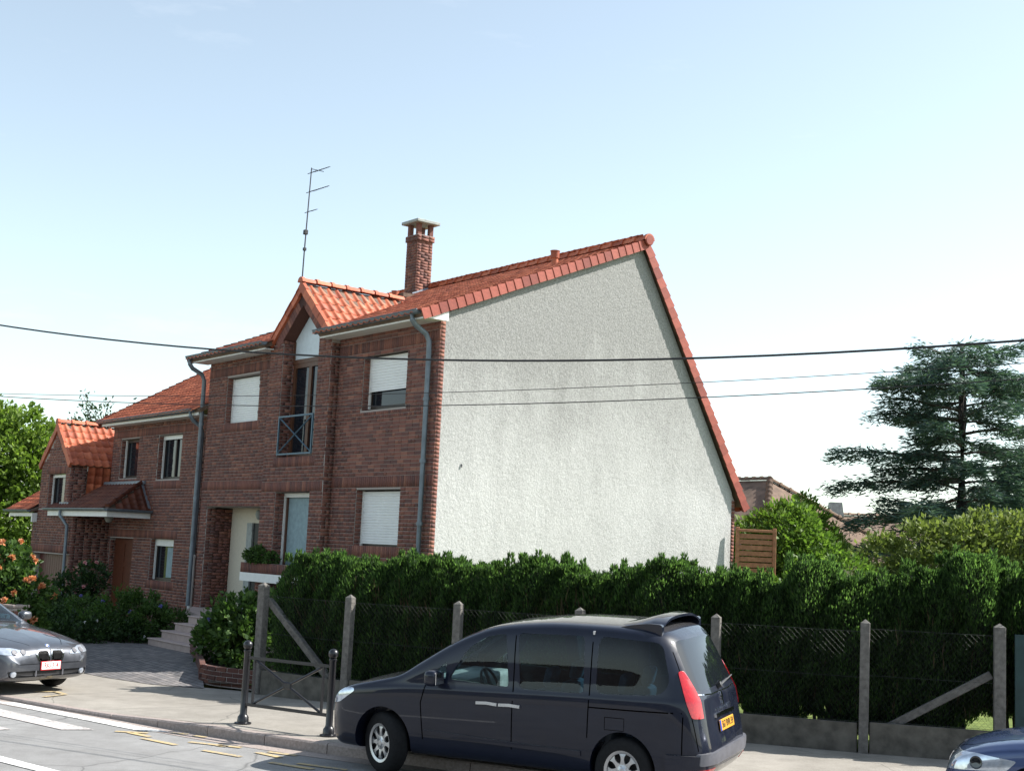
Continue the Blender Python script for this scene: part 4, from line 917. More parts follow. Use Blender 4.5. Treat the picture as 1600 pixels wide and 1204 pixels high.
class Car:
    def __init__(s, name, label, loc, fwd, sp, paint, roll=0):
        s.L = sp['L']; s.sp = sp; s.paint = paint
        s.root = thing(name, label, 'car', loc, math.atan2(fwd[1], fwd[0])); s.root.rotation_euler.x = roll
        s.solid = car_solid(sp); s.body = s.solid.copy(); bm = bmesh.new(); bm.from_mesh(s.solid); s.bvh = BVHTree.FromBMesh(bm); bm.free()
        s.fat = s.inflate(.006)
    def inflate(s, d):
        m = s.solid.copy(); n = np.zeros(len(m.vertices)*3); m.vertices.foreach_get('normal', n); c = np.zeros_like(n); m.vertices.foreach_get('co', c); m.vertices.foreach_set('co', c+n*d); m.update(); return m
    def X(s, xf): return s.L/2-xf
    def prism(s, poly, axis, a, b, rad=.04):
        if axis == 'y': P = rounded([(s.X(p[0]), p[1]) for p in poly], rad)     # side view polygon (x_f, z)
        elif axis == 'x': P = rounded(poly, rad); a, b = s.X(a), s.X(b)          # end view polygon (y, z)
        else: P = rounded([(s.X(p[0]), p[1]) for p in poly], rad)               # plan polygon (x_f, y)
        m = MB(); m.prism(P, axis, min(a, b), max(a, b)); return fixmesh(m)
    def cut(s, me): s.body = boolean(s.body, me, 'DIFFERENCE')
    def cabin(s, lo, hi, zb, inset=.035): s.cav = car_solid(s.sp, inset, lo, hi, zb)
    def glass(s, name, poly, axis, a, b, mat, rad=.05, parent=None):
        if axis == 'y' and a < 0 < b: s.glass(name, poly, axis, a, 0, mat, rad); a = 0.001
        pr = s.prism(poly, axis, a, b, rad); s.cut(pr.copy()); g = boolean(s.solid.copy(), pr, 'INTERSECT'); g = boolean(g, s.cav.copy(), 'DIFFERENCE')
        return link(name, g, mat, s.root, 30)
    def patch(s, name, poly, axis, a, b, mat, rad=.03, fat=None, parent=None):
        g = boolean((s.inflate(fat) if fat else s.fat.copy()), s.prism(poly, axis, a, b, rad), 'INTERSECT'); return link(name, g, mat, parent or s.root, 30)
    def side(s, xf, z, sg=1):
        h = s.bvh.ray_cast(Vector((s.X(xf), 3*sg, z)), Vector((0, -sg, 0))); return h[0], h[1]
    def end(s, y, z, rear=True):
        sg = -1 if rear else 1; h = s.bvh.ray_cast(Vector((sg*5, y, z)), Vector((-sg, 0, 0))); return h[0], h[1]
    def top(s, xf, y):
        h = s.bvh.ray_cast(Vector((s.X(xf), y, 4)), Vector((0, 0, -1))); return h[0], h[1]
    def ribbon(s, name, pts, w, mat, lift=.002, probe=None, parent=None, th=0, closed=False):
        probe = probe or s.side; dn = []
        if closed: pts = pts+[pts[0]]
        q = []
        for a, b in zip(pts[:-1], pts[1:]):
            for t in np.linspace(0, 1, 7)[:-1]: q.append((a[0]*(1-t)+b[0]*t, a[1]*(1-t)+b[1]*t))
        q.append(pts[-1]); H = [probe(*p) for p in q]; H = [h for h in H if h[0] is not None]; m = MB(); vs = []
        for i, (p, n) in enumerate(H):
            d = (H[min(i+1, len(H)-1)][0]-H[max(i-1, 0)][0]).normalized(); sd = d.cross(n).normalized()*w/2; t_ = n*(lift+th); l_ = n*(-.004)
            vs += [p+sd+l_, p+sd+t_, p-sd+t_, p-sd+l_]
        m.add(vs, [(4*i+k, 4*i+k+1, 4*i+k+5, 4*i+k+4) for i in range(len(H)-1) for k in range(3)]+[(0, 1, 2, 3), tuple(4*(len(H)-1)+k for k in (3, 2, 1, 0))])
        return m.build(name, mat, parent or s.root)
    def arch(s, xf, z, r, sg=1, depth=.30):
        m = MB(); n = 40; w = float(pchip(*zip(*s.sp['wid']))(xf))
        m.prism([(s.X(xf)+r*math.cos(2*math.pi*k/n), z+r*math.sin(2*math.pi*k/n)) for k in range(n)], 'y', sg*(w-depth), sg*(w+.2)); s.cut(fixmesh(m))
    def finish(s): 
        s.body_ob = link('body', s.body, s.paint, s.root, 35)
    def wheel(s, xf, y, r=.325, w=.21, rim_r=.205, holes=8, steer=0, spoke='holes', zc=None):
        sg = 1 if y > 0 else -1
        P = bpy.data.objects.new('wheel', None); C.objects.link(P); P.parent = s.root; P.location = (s.X(xf), y, r if zc is None else zc); P.rotation_euler = (0, 0, steer); P.empty_display_size = .1
        RM = Matrix.Rotation(R(-90*sg), 4, 'X')
        t = MB(); t.lathe([(rim_r, -w/2), (rim_r+.03, -w/2-.004), (r-.03, -w/2+.004), (r-.006, -w/2+.03), (r, -w/4), (r, w/4), (r-.006, w/2-.03), (r-.03, w/2-.004), (rim_r+.03, w/2+.004), (rim_r, w/2), (rim_r, -w/2)], 48, RM); t.build('tyre', 'tyre', P, 40)
        d = MB(); zf_ = w/2-.02; n = holes; seg = 12
        if spoke == 'holes':      # disc with rounded windows between hub and rim
            d.lathe([(0, zf_+.012), (.03, zf_+.012), (.045, zf_), (.075, zf_-.004)], 48, RM)
            d.lathe([(.175, zf_+.006), (.19, zf_+.012), (rim_r, zf_+.016), (rim_r+.004, zf_-.02), (rim_r-.01, -w/2+.02)], 48, RM)
            for k in range(n):
                a0 = 2*math.pi*k/n; c = []
                for j in range(seg+1):
                    tt = j/seg; rad = .075+.102*tt; hw_ = .013+.020*abs(2*tt-1)**2.2+.010*tt; c.append((rad, hw_/rad))
                vs = []
                for rad, ha in c:
                    for a in (a0-ha, a0+ha): vs.append((rad*math.cos(a), rad*math.sin(a), zf_-.002+.006*math.sin(math.pi*(rad-.075)/.102)))
                nb = len(vs); vs += [(x, y_, z-.02) for x, y_, z in vs]
                fs = [(2*j, 2*j+2, 2*j+3, 2*j+1) for j in range(seg)]+[(2*j, 2*j+2, nb+2*j+2, nb+2*j) for j in range(seg)]+[(2*j+1, 2*j+3, nb+2*j+3, nb+2*j+1) for j in range(seg)]
                d.add(vs, fs, RM)
            for k in range(5): a = 2*math.pi*k/5; d.lathe([(.0, zf_+.004), (.009, zf_+.004), (.009, zf_-.01)], 8, RM @ Matrix.Translation((.052*math.cos(a), .052*math.sin(a), 0)))
        d.build('rim', 'alloy', P, 35, fix=False)
        b = MB(); b.lathe([(0, -.02), (rim_r, -.02), (rim_r, -.03), (0, -.03)], 24, RM); b.build('brake_disc', 'plastic', P)
        return P
    def seat(s, xf, y, w=.5, zs=.52, top=1.22, mat='interior'):
        m = MB(); X = s.X(xf); m.rbox(X-.26, X+.26, y-w/2, y+w/2, zs-.14, zs, .05, 2)
        T = Matrix.Translation((X-.24, y, zs-.08)) @ Matrix.Rotation(R(-14), 4, 'Y'); m.rbox(-.07, .07, -w/2, w/2, 0, top-zs-.12, .05, 2, T)
        m.rbox(-.05, .05, -w*.28, w*.28, top-zs-.10, top-zs+.10, .04, 2, T); m.build('seat', mat, s.root, 40)
def text_mesh(body, size, ext=.002):
    cu = bpy.data.curves.new('t', 'FONT'); cu.body = body; cu.size = size; cu.extrude = ext; cu.offset = size*.014; cu.align_x = 'CENTER'; cu.align_y = 'CENTER'
    o = bpy.data.objects.new('t', cu); C.objects.link(o); me = bpy.data.meshes.new_from_object(o.evaluated_get(bpy.context.evaluated_depsgraph_get())); bpy.data.objects.remove(o); return me
def place(me, name, mat, parent, loc, xdir, n, sx=1.0):
    n = Vector(n).normalized(); X = Vector(xdir); X = (X-n*X.dot(n)).normalized(); Y = n.cross(X)
    o = link(name, me, mat, parent); mt = Matrix((X*sx, Y, n)).transposed().to_4x4(); mt.translation = loc; o.matrix_local = mt; return o

# ---- the people carrier
def van_lean(x, z):
    t = min(1, max(0, (x-3.7)/1.0)); t = t*t*(3-2*t); return t*float(np.interp(z, [.55, .8, 1.05, 1.72], [0, .05, .10, .46]))
VAN = dict(L=4.727, tumble=.17, crown=.028, lean=van_lean,
    top=[(0, .62), (.04, .73), (.15, .83), (.35, .92), (.7, 1.0), (1.0, 1.075), (1.3, 1.25), (1.6, 1.42), (1.9, 1.56), (2.2, 1.655), (2.55, 1.705), (3.0, 1.735), (3.5, 1.74), (4.0, 1.735), (4.4, 1.72), (4.62, 1.70), (4.727, 1.62)],
    sho=[(0, .59), (.15, .78), (.35, .865), (.7, .92), (1.2, .965), (2.2, 1.0), (3.5, 1.04), (4.727, 1.06)],
    bot=[(0, .40), (.06, .30), (.25, .22), (4.3, .23), (4.6, .30), (4.727, .42)],
    wid=[(0, .52), (.04, .66), (.14, .80), (.3, .88), (.6, .92), (1.2, .927), (3.5, .927), (4.1, .915), (4.4, .89), (4.58, .83), (4.68, .73), (4.727, .60)])
fv = Vector((-.9026, .4305)); lv = Vector((-.4305, -.9026)); mid_near = Vector((-.002, 14.265))
vc = mid_near-lv*.80-fv*.08
van = Car('people_carrier', 'dark blue people carrier parked half on the pavement by the hedge', (vc.x, vc.y, 0), fv, VAN, 'van_paint', R(-2.6))
van.root.location.z = .036; van.root.scale = (.94, .95, 1.02)
van.cabin(1.28, 4.52, .55)
van.cut(van.cav.copy())
W2 = [[(1.62, 1.10), (1.98, 1.04), (2.44, 1.03), (2.37, 1.575), (2.16, 1.535), (1.86, 1.40)]]
van.glass('front_door_window', [(1.70, 1.065), (2.46, 1.035), (2.38, 1.57), (2.15, 1.53), (1.92, 1.40)], 'y', -1.2, 1.2, 'clearglass')
van.glass('quarter_light', [(1.42, 1.06), (1.66, 1.06), (1.66, 1.24)], 'y', -1.2, 1.2, 'clearglass', .015)
van.glass('sliding_door_window', [(2.60, 1.035), (3.36, 1.045), (3.33, 1.605), (2.53, 1.585)], 'y', -1.2, 1.2, 'carglass')
van.glass('rear_side_window', [(3.50, 1.055), (4.22, 1.09), (4.32, 1.20), (4.20, 1.585), (3.50, 1.615)], 'y', -1.2, 1.2, 'carglass', .09)
van.glass('windscreen', [(1.12, -.70), (1.12, .70), (1.98, .60), (2.02, 0), (1.98, -.60)], 'z', .95, 2.0, 'clearglass')
van.glass('rear_window', [(-.70, 1.13), (.70, 1.13), (.62, 1.60), (-.62, 1.60)], 'x', 4.0, 5.2, 'darkglass', .10)
for sg in (1, -1):
    van.arch(.86, .34, .375, sg); van.arch(3.82, .34, .37, sg)
van.finish()
for sg in (1, -1):
    van.wheel(.86, sg*.80, steer=R(-24)); van.wheel(3.82, sg*.80)
    van.patch('headlight', [(.05, .67), (.24, .71), (.46, .85), (.43, .88), (.20, .85), (.06, .76)], 'y', sg*.42, sg*1.1, 'lens', .03)
    van.patch('tail_light', [(4.38, 1.32), (4.42, 1.33), (4.56, 1.14), (4.66, .96), (4.66, .88), (4.56, .885), (4.47, 1.10)], 'y', sg*.67, sg*1.2, 'red_lens', .03, .012)
    van.patch('rear_reflector', [(4.5, .34), (4.8, .34), (4.8, .40), (4.5, .40)], 'y', sg*.52, sg*1.0, 'red_lens', .01, .034)
    van.ribbon('rub_strip', [(1.42, .50), (2.4, .475), (3.35, .46)], .05, 'van_paint', .004, lambda a, b, sg=sg: van.side(a, b, sg), th=.012)
    for pts in ([(1.42, 1.02), (1.36, .8), (1.40, .42)], [(2.50, 1.56), (2.52, 1.0), (2.52, .32)], [(3.43, 1.62), (3.43, 1.05), (3.42, .62)], [(3.43, .92), (3.9, .925), (4.46, .935)], [(4.47, .9), (4.47, .5)]):
        van.ribbon('door_seam', pts, .013, 'seam', .001, lambda a, b, sg=sg: van.side(a, b, sg))
    for a, b in ((2.08, 2.34), (2.36, 2.62)):
        van.ribbon('door_handle', [(a, .855), ((a+b)/2, .862), (b, .855)], .030, 'alloy', .012, lambda p, q, sg=sg: van.side(p, q, sg), th=.014)
    p, n = van.side(1.55, 1.03, sg); mm = MB(); T = Matrix.Translation(p+Vector((-.02, sg*.13, .05))); mm.rbox(-.09, .07, -.10, .12, -.08, .08, .05, 3, T)
    mi = mm.build('door_mirror', 'van_paint', van.root, True); mm = MB(); mm.rbox(-.04, .03, -.14*1, .02, -.05, -.01, .01, 1, T); mm.rbox(-.095, -.088, -.085, .105, -.06, .06, .003, 1, T); mm.build('mirror_glass', 'chrome', mi)
van.ribbon('fuel_flap', [(3.62, .84), (3.84, .84), (3.84, .72), (3.62, .72)], .006, 'seam', .001, closed=True)
van.patch('rear_bumper', [(4.30, .24), (4.85, .24), (4.85, .52), (4.55, .54), (4.30, .54)], 'y', -1.2, 1.2, 'van_paint', .02, .030)
bt = van.patch('bumper_step', [(-.80, .44), (.80, .44), (.80, .555), (-.80, .555)], 'x', 4.35, 5.2, 'bumper', .02, .036)
# spoiler bridging the tail edge of the roof
sp_ = MB(); vs = []; ny = 21
for i in range(ny):
    t = i/(ny-1); y = -.66+1.32*t; arch = 1-abs(2*t-1)**4
    p, n = van.top(4.02, y*.98); lift = .035+.085*arch
    for dx, dz_ in ((.46, 0.0), (.20, .5), (.0, .95), (-.13, 1.0), (-.13, .78), (.0, .72), (.2, .26), (.44, -.04)): vs.append((p.x+dx-.02, y, p.z+lift*dz_+(.0 if dz_ > .1 else .004)-(.02 if dx < 0 else 0)))
K_ = 8; sp_.add(vs, [(i*K_+k, i*K_+(k+1) % K_, (i+1)*K_+(k+1) % K_, (i+1)*K_+k) for i in range(ny-1) for k in range(K_)]+[tuple(range(K_)), tuple(range((ny-1)*K_, ny*K_))])
spo = sp_.build('roof_spoiler', 'van_paint', van.root, 40)
for sg in (1, -1):
    e_ = MB(); p, n = van.top(4.02, sg*.62); e_.prism(rounded([(p.x+.46, p.z-.02), (p.x+.2, p.z+.035), (p.x-.0, p.z+.06), (p.x-.15, p.z+.055), (p.x-.15, p.z-.07), (p.x+.1, p.z-.07)], .03), 'y', sg*.66-.045, sg*.66+.02); e_.build('spoiler_foot', 'van_paint', spo, 40)
gr = MB(); 
# tailgate furniture
p, n = van.end(-.22, 1.10); q, n2 = van.end(.0, 1.12); wp = MB(); wp.tube([q+n*.03, p+n*.035+Vector((0, 0, .06))], [.018, .010], 6); wp.lathe([(.03, 0), (.03, .05), (0, .055)], 10, Matrix.Translation(q) @ n2.to_track_quat('Z', 'Y').to_matrix().to_4x4()); wp.tube([p+n*.035+Vector((0, .22, .02)), p+n*.035+Vector((0, -.18, .08))], .008, 5); wp.build('rear_wiper', 'plastic', van.root)
van.ribbon('tailgate_trim', [(.66, 1.10), (.3, 1.075), (-.3, 1.075), (-.66, 1.10)], .012, 'chrome', .003, lambda a, b: van.end(a, b))
van.ribbon('plate_bar', [(.33, .865), (0, .872), (-.33, .865)], .035, 'chrome', .01, lambda a, b: van.end(a, b), th=.012)
p, n = van.end(0, .76); pm = MB(); pm.rbox(-.26, .26, -.055, .055, 0, .010, .004, 1); pl_ = place(pm.mesh('p'), 'number_plate', 'plate_y', van.root, p+n*.012, (0, -1, 0), n)
pb_ = MB(); pb_.box(-.258, -.215, -.053, .053, .0102, .0115); pb_.build('plate_band', 'blue', pl_)
tm = text_mesh('567 BVR 59', .095, .0008); o = link('plate_text', tm, 'ink', pl_); o.location = (.02, 0, .0115); o.scale = (.9, 1, 1)
for k, c in enumerate('PEUGEOT'):
    y = .27-k*.09; p, n = van.end(y, .915); place(text_mesh(c, .055, .003), 'badge_letter', 'chrome', van.root, p+n*.006, (0, -1, 0), n)
LION = [(-.02, -.075), (.0, -.06), (-.005, -.03), (.012, -.045), (.03, -.07), (.045, -.06), (.03, -.035), (.022, -.01), (.03, .01), (.03, .04), (.018, .065), (-.005, .078), (-.025, .07), (-.034, .052), (-.02, .048), (-.03, .03), (-.045, .022), (-.038, .012), (-.02, .018), (-.012, .005), (-.035, -.004), (-.032, -.016), (-.01, -.012), (-.018, -.045)]
lm_ = MB(); lm_.prism(LION, 'z', 0, .008); p, n = van.end(0, 1.0); place(fixmesh(lm_), 'lion_emblem', 'chrome', van.root, p+n*.004, (0, -1, 0), n)
van.ribbon('tailgate_seam', [(.69, 1.5), (.80, .95), (.78, .58)], .010, 'seam', .001, lambda a, b: van.end(a, b)); van.ribbon('tailgate_seam', [(-.69, 1.5), (-.80, .95), (-.78, .58)], .010, 'seam', .001, lambda a, b: van.end(a, b))
an = MB(); p, n = van.side(3.43, 1.63); an.rbox(p.x-.012, p.x+.012, p.y-.02, p.y+.006, p.z-.01, p.z+.03, .004, 1); an.build('roof_mount', 'alloy', van.root)
for y in (.38, -.38):
    van.seat(2.35, y, .52); van.seat(3.25, y, .5); van.seat(4.0, y*.9, .44)
ds = MB(); ds.rbox(van.X(1.75), van.X(1.18), -.72, .72, .72, 1.02, .06, 3); ds.rbox(van.X(1.82), van.X(1.55), .16, .62, .93, 1.05, .04, 2); ds.build('dashboard', 'dash', van.root, 40)
sw = MB(); T = Matrix.Translation((van.X(1.98), .38, .98)) @ Matrix.Rotation(R(-62), 4, 'Y')
sw.add(*(lambda n=24, k=6: ([((.18+.016*math.cos(2*math.pi*j/k))*math.cos(2*math.pi*i/n), (.18+.016*math.cos(2*math.pi*j/k))*math.sin(2*math.pi*i/n), .016*math.sin(2*math.pi*j/k)) for i in range(n) for j in range(k)], [(i*k+j, ((i+1) % n)*k+j, ((i+1) % n)*k+(j+1) % k, i*k+(j+1) % k) for i in range(n) for j in range(k)]))(), T)
sw.box(-.17, .17, -.02, .02, -.015, .015, T); sw.build('steering_wheel', 'plastic', van.root, True)

# ---- the grey saloon at the left edge
BM = dict(L=4.84, tumble=.42, crown=.05,
    top=[(0, .50), (.03, .62), (.10, .70), (.25, .765), (.6, .84), (1.0, .905), (1.42, .965), (1.75, 1.13), (2.1, 1.31), (2.45, 1.425), (2.9, 1.468), (3.3, 1.43), (3.7, 1.27), (4.0, 1.12), (4.3, 1.07), (4.7, 1.03), (4.80, .92), (4.84, .80)],
    sho=[(0, .48), (.1, .60), (.25, .68), (.6, .76), (1.42, .86), (2.5, .90), (4.84, .95)],
    bot=[(0, .27), (.08, .21), (.3, .18), (4.4, .2), (4.84, .36)],
    wid=[(0, .60), (.03, .71), (.10, .79), (.25, .85), (.55, .895), (1.2, .92), (3.6, .92), (4.4, .86), (4.7, .78), (4.84, .62)])
fb_ = Vector((.866, -.50)); fc = Vector((-6.70, 20.12)); bc = fc-fb_*(BM['L']/2)
bmw = Car('saloon_car', 'grey metallic saloon with twin oval grilles at the left edge', (bc.x, bc.y, .045), fb_, BM, 'bmw_paint')
bmw.cabin(1.5, 4.0, .5); bmw.cut(bmw.cav.copy())
bmw.glass('side_window', [(1.72, .96), (3.72, 1.0), (3.5, 1.25), (3.1, 1.36), (2.45, 1.36), (2.1, 1.24)], 'y', -1.2, 1.2, 'carglass')
bmw.glass('windscreen', [(1.46, -.68), (1.46, .68), (2.32, .52), (2.36, 0), (2.32, -.52)], 'z', .9, 2, 'clearglass', .08)
bmw.glass('rear_window', [(3.36, -.5), (3.36, .5), (3.94, .58), (3.94, -.58)], 'z', .9, 2, 'carglass')
for sg in (1, -1):
    bmw.arch(.83, .325, .36, sg); bmw.arch(3.72, .325, .36, sg)
low = bmw.prism([(-.70, .27), (.70, .27), (.74, .36), (-.74, .36)], 'x', -.2, .14, .03); bmw.cut(low)
bmw.finish()
ik = bmw.patch('air_intake', [(-.72, .265), (.72, .265), (.76, .365), (-.76, .365)], 'x', -.2, .35, 'plastic', .03, -.03)
for y in (-.25, .25): bmw.ribbon('intake_strut', [(y, .26), (y, .37)], .02, 'bumper', .0, lambda a, b: bmw.end(a, b, False))
for sg in (1, -1):
    bmw.wheel(.83, sg*.79, zc=.325); bmw.wheel(3.72, sg*.79)
    hl = bmw.patch('headlight', [(sg*.36, .575), (sg*.80, .60), (sg*.92, .66), (sg*.90, .70), (sg*.62, .69), (sg*.40, .63)], 'x', -.2, .75, 'lens', .03)
    for yy in (.48, .62):
        p, n = bmw.end(sg*yy, .625, False)
        if p: ri = MB(); ri.lathe([(0, .002), (.036, .003), (.044, .005), (.047, 0)], 20); place(ri.mesh('r'), 'lamp_projector', 'bumper', hl, p+n*.008, (0, 1, 0), n)
    kid = rounded([(sg*.035, .505), (sg*.035, .645), (sg*.20, .64), (sg*.235, .60), (sg*.19, .50), (sg*.12, .475)], .04)
    outer = [(sg*.012, .48), (sg*.012, .67), (sg*.225, .665), (sg*.275, .605), (sg*.215, .475), (sg*.12, .445)]
    bmw.patch('grille_surround', outer, 'x', -.3, .4, 'chrome', .05, .010)
    gk = bmw.patch('grille', [(sg*.04, .505), (sg*.04, .643), (sg*.20, .638), (sg*.237, .60), (sg*.19, .505), (sg*.12, .478)], 'x', -.3, .4, 'seam', .04, .016)
    for k in range(8):
        y = sg*(.055+k*.022); bmw.ribbon('grille_bar', [(y, .51 if k < 6 else .53), (y, .635)], .004, 'ink', .018, lambda a, b: bmw.end(a, b, False), parent=gk)
    p, n = bmw.end(sg*.64, .315, False); fo = MB(); fo.lathe([(0, .02), (.04, .015), (.05, 0), (.05, -.03)], 16); place(fo.mesh('f'), 'fog_lamp', 'lens', bmw.root, p-n*.02, (0, 1, 0), n)
    p, n = bmw.side(1.75, .98, sg); mm = MB(); mm.rbox(-.08, .07, -.10, .10, -.06, .07, .045, 3, Matrix.Translation(p+Vector((0, sg*.12, .05)))); mm.build('door_mirror', 'bmw_paint', bmw.root, True)
    bmw.ribbon('bonnet_seam', [(.14, sg*.30), (.3, sg*.42), (.8, sg*.62), (1.42, sg*.72)], .008, 'seam', .001, lambda a, b: bmw.top(a, b))
    for pts in ([(1.5, .9), (1.45, .6), (1.5, .25)], [(2.62, .95), (2.62, .3)]): bmw.ribbon('door_seam', pts, .010, 'seam', .001, lambda a, b, sg=sg: bmw.side(a, b, sg))
bmw.ribbon('wiper', [(1.44, .5), (1.47, 0), (1.45, -.55)], .03, 'plastic', .004, lambda a, b: bmw.top(a, b), th=.01)
p, n = bmw.end(0, .425, False); n = Vector((n.x, 0, n.z*.3)).normalized(); pm = MB(); pm.rbox(-.175, .175, -.055, .055, 0, .012, .004, 1); pl2 = place(pm.mesh('p'), 'number_plate', 'plate_w', bmw.root, p+n*.012, (0, 1, 0), n)
fr_ = MB(); fr_.box(-.185, .185, -.065, .065, -.004, .006); fr_.build('plate_border', 'redink', pl2)
o = link('plate_text', text_mesh('RKI-314', .105, .001), 'redink', pl2); o.location = (0, 0, .0125); o.scale = (.74, 1, 1)
p, n = bmw.top(.105, 0); rd = MB(); rd.lathe([(0, .008), (.04, .007), (.041, 0)], 20); ro = place(rd.mesh('r'), 'roundel', 'chrome', bmw.root, p, (0, 1, 0), n)
for k in range(4):
    qd = MB(); a0 = k*math.pi/2; qd.add([(0, 0, .0095)]+[(.028*math.cos(a0+math.pi/2*j/5), .028*math.sin(a0+math.pi/2*j/5), .0095) for j in range(6)], [(0, j+1, j+2) for j in range(5)]); qd.build('roundel_quarter', 'blue' if k % 2 else 'plate_w', ro)
for y in (.4, -.4): bmw.seat(2.3, y, .5, .5, 1.12)
ds = MB(); ds.rbox(bmw.X(1.85), bmw.X(1.5), -.66, .66, .72, .92, .05, 2); ds.build('dashboard', 'dash', bmw.root, 40)

# ---- the blue car cut by the right edge
AU = dict(L=4.57, tumble=.40, crown=.05,
    top=[(0, .56), (.03, .66), (.10, .735), (.25, .81), (.55, .89), (1.0, .955), (1.45, 1.0), (1.8, 1.17), (2.15, 1.33), (2.5, 1.41), (2.9, 1.43), (3.3, 1.39), (3.7, 1.24), (4.0, 1.1), (4.4, 1.04), (4.52, .94), (4.57, .8)],
    sho=[(0, .52), (.1, .64), (.25, .71), (.6, .79), (1.45, .88), (2.5, .92), (4.57, .95)],
    bot=[(0, .27), (.08, .21), (.3, .18), (4.2, .2), (4.57, .36)],
    wid=[(0, .58), (.03, .67), (.10, .75), (.25, .81), (.55, .86), (1.2, .885), (3.4, .885), (4.2, .83), (4.45, .75), (4.57, .6)])
au = Car('hatchback_car', 'shiny blue car bonnet cut off by the right edge', (6.60, 12.42, .075), (-.9026, .4305), AU, 'audi_paint')
au.cabin(1.5, 3.9, .5); au.cut(au.cav.copy())
au.glass('side_window', [(1.75, .98), (3.6, 1.02), (3.4, 1.24), (3.0, 1.33), (2.5, 1.33), (2.12, 1.22)], 'y', -1.2, 1.2, 'carglass')
au.glass('windscreen', [(1.5, -.64), (1.5, .64), (2.32, .5), (2.36, 0), (2.32, -.5)], 'z', .9, 2, 'clearglass', .08)
for sg in (1, -1): au.arch(.85, .325, .355, sg); au.arch(3.5, .325, .355, sg)
au.finish()
for sg in (1, -1):
    au.wheel(.85, sg*.755); au.wheel(3.5, sg*.755)
    hl = au.patch('headlight', [(.02, .56), (.56, .60), (.66, .70), (.30, .735), (.05, .72)], 'y', sg*.36, sg*1.1, 'lens', .03)
    p, n = au.side(.30, .65, sg); ri = MB(); ri.lathe([(0, .002), (.045, .004), (.055, .006), (.06, 0)], 20); place(ri.mesh('r'), 'lamp_projector', 'darkglass', hl, p+n*.006, (1, 0, 0), n)
    au.ribbon('bonnet_seam', [(.12, sg*.34), (.25, sg*.55), (.8, sg*.66), (1.45, sg*.70)], .010, 'seam', .001, lambda a, b: au.top(a, b))
au.patch('grille', [(-.30, .36), (.30, .36), (.34, .66), (-.34, .66)], 'x', -.2, .3, 'plastic', .05); au.patch('air_intake', [(-.65, .26), (.65, .26), (.65, .34), (-.65, .34)], 'x', -.2, .3, 'plastic', .02)
au.ribbon('grille_surround', [(-.31, .37), (.31, .37), (.35, .67), (-.35, .67)], .02, 'chrome', .010, lambda a, b: au.end(a, b, False), closed=True)
for y in (.38, -.38): au.seat(2.3, y, .5, .5, 1.1)

# ================================================================== VEGETATION
def sphere_dirs(n): return unit(rng.normal(size=(n, 3)))
def bush(name, label, cat, base, lobes, n, leaf, mat, stems=4, ls=1.6, group=None, flowers=None, shell=.35, up=.35, core=.0):
    """shrub or tree crown: leaves spread through uneven lobes, on a few woody stems"""
    b = np.array(base, float); root = thing(name, label, cat, base, 0, group)
    lob = np.array(lobes, float); vol = lob[:, 3]**2; cnt = (n*vol/vol.sum()).astype(int); P = []; D = []
    for (x, y, z, r), c in zip(lob, cnt):
        d = sphere_dirs(c); k = max(3, int(r*9)); cl = sphere_dirs(k*4)
        pull = cl[np.argmax(d @ cl.T, 1)]; d = unit(d+pull*rng.uniform(.1, .9, (c, 1)))      # gather into clumps with gaps
        rad = r*(1-shell*rng.random(c)**1.3)*(1+.16*rng.normal(size=c)*.6)
        P.append(np.array([x, y, z])+d*rad[:, None]*[1, 1, .92]); D.append(d+rng.normal(size=(c, 3))*.7+[0, 0, up])
    P = np.concatenate(P); D = np.concatenate(D); ok = P[:, 2] > .02; P, D = P[ok], D[ok]
    sz = leaf*rng.uniform(.6, 1.35, len(P)); leaves('foliage', P, D, sz, sz/ls, mat, root, 'stuff')
    for k in range(stems):
        t = lobes[k % len(lobes)]; m = MB(); q = Vector((random.uniform(-.12, .12), random.uniform(-.12, .12), -.05)); e = Vector(t[:3]); r0 = max(.012, t[3]*.045)
        m.tube([q, q*.5+e*.45+Vector((random.uniform(-.1, .1), random.uniform(-.1, .1), .05)), e, e+Vector((random.uniform(-.3, .3)*t[3], random.uniform(-.3, .3)*t[3], t[3]*.6))], [r0, r0*.8, r0*.55, r0*.2], 6); m.build('stem', 'bark', root, True)
    if flowers:
        fm, fn, fs = flowers
        for k in range(fn):
            t = lob[rng.integers(len(lob))]; d = sphere_dirs(1)[0]; d[1] = -abs(d[1]); d[2] = abs(d[2])*.9+.05; d /= np.linalg.norm(d); p = t[:3]+d*t[3]*1.02
            dd = unit(d+rng.normal(size=(16, 3))*.75); f = leaves('flower', np.repeat(p[None], 16, 0), dd, fs, fs*.8, fm, root)
    return root

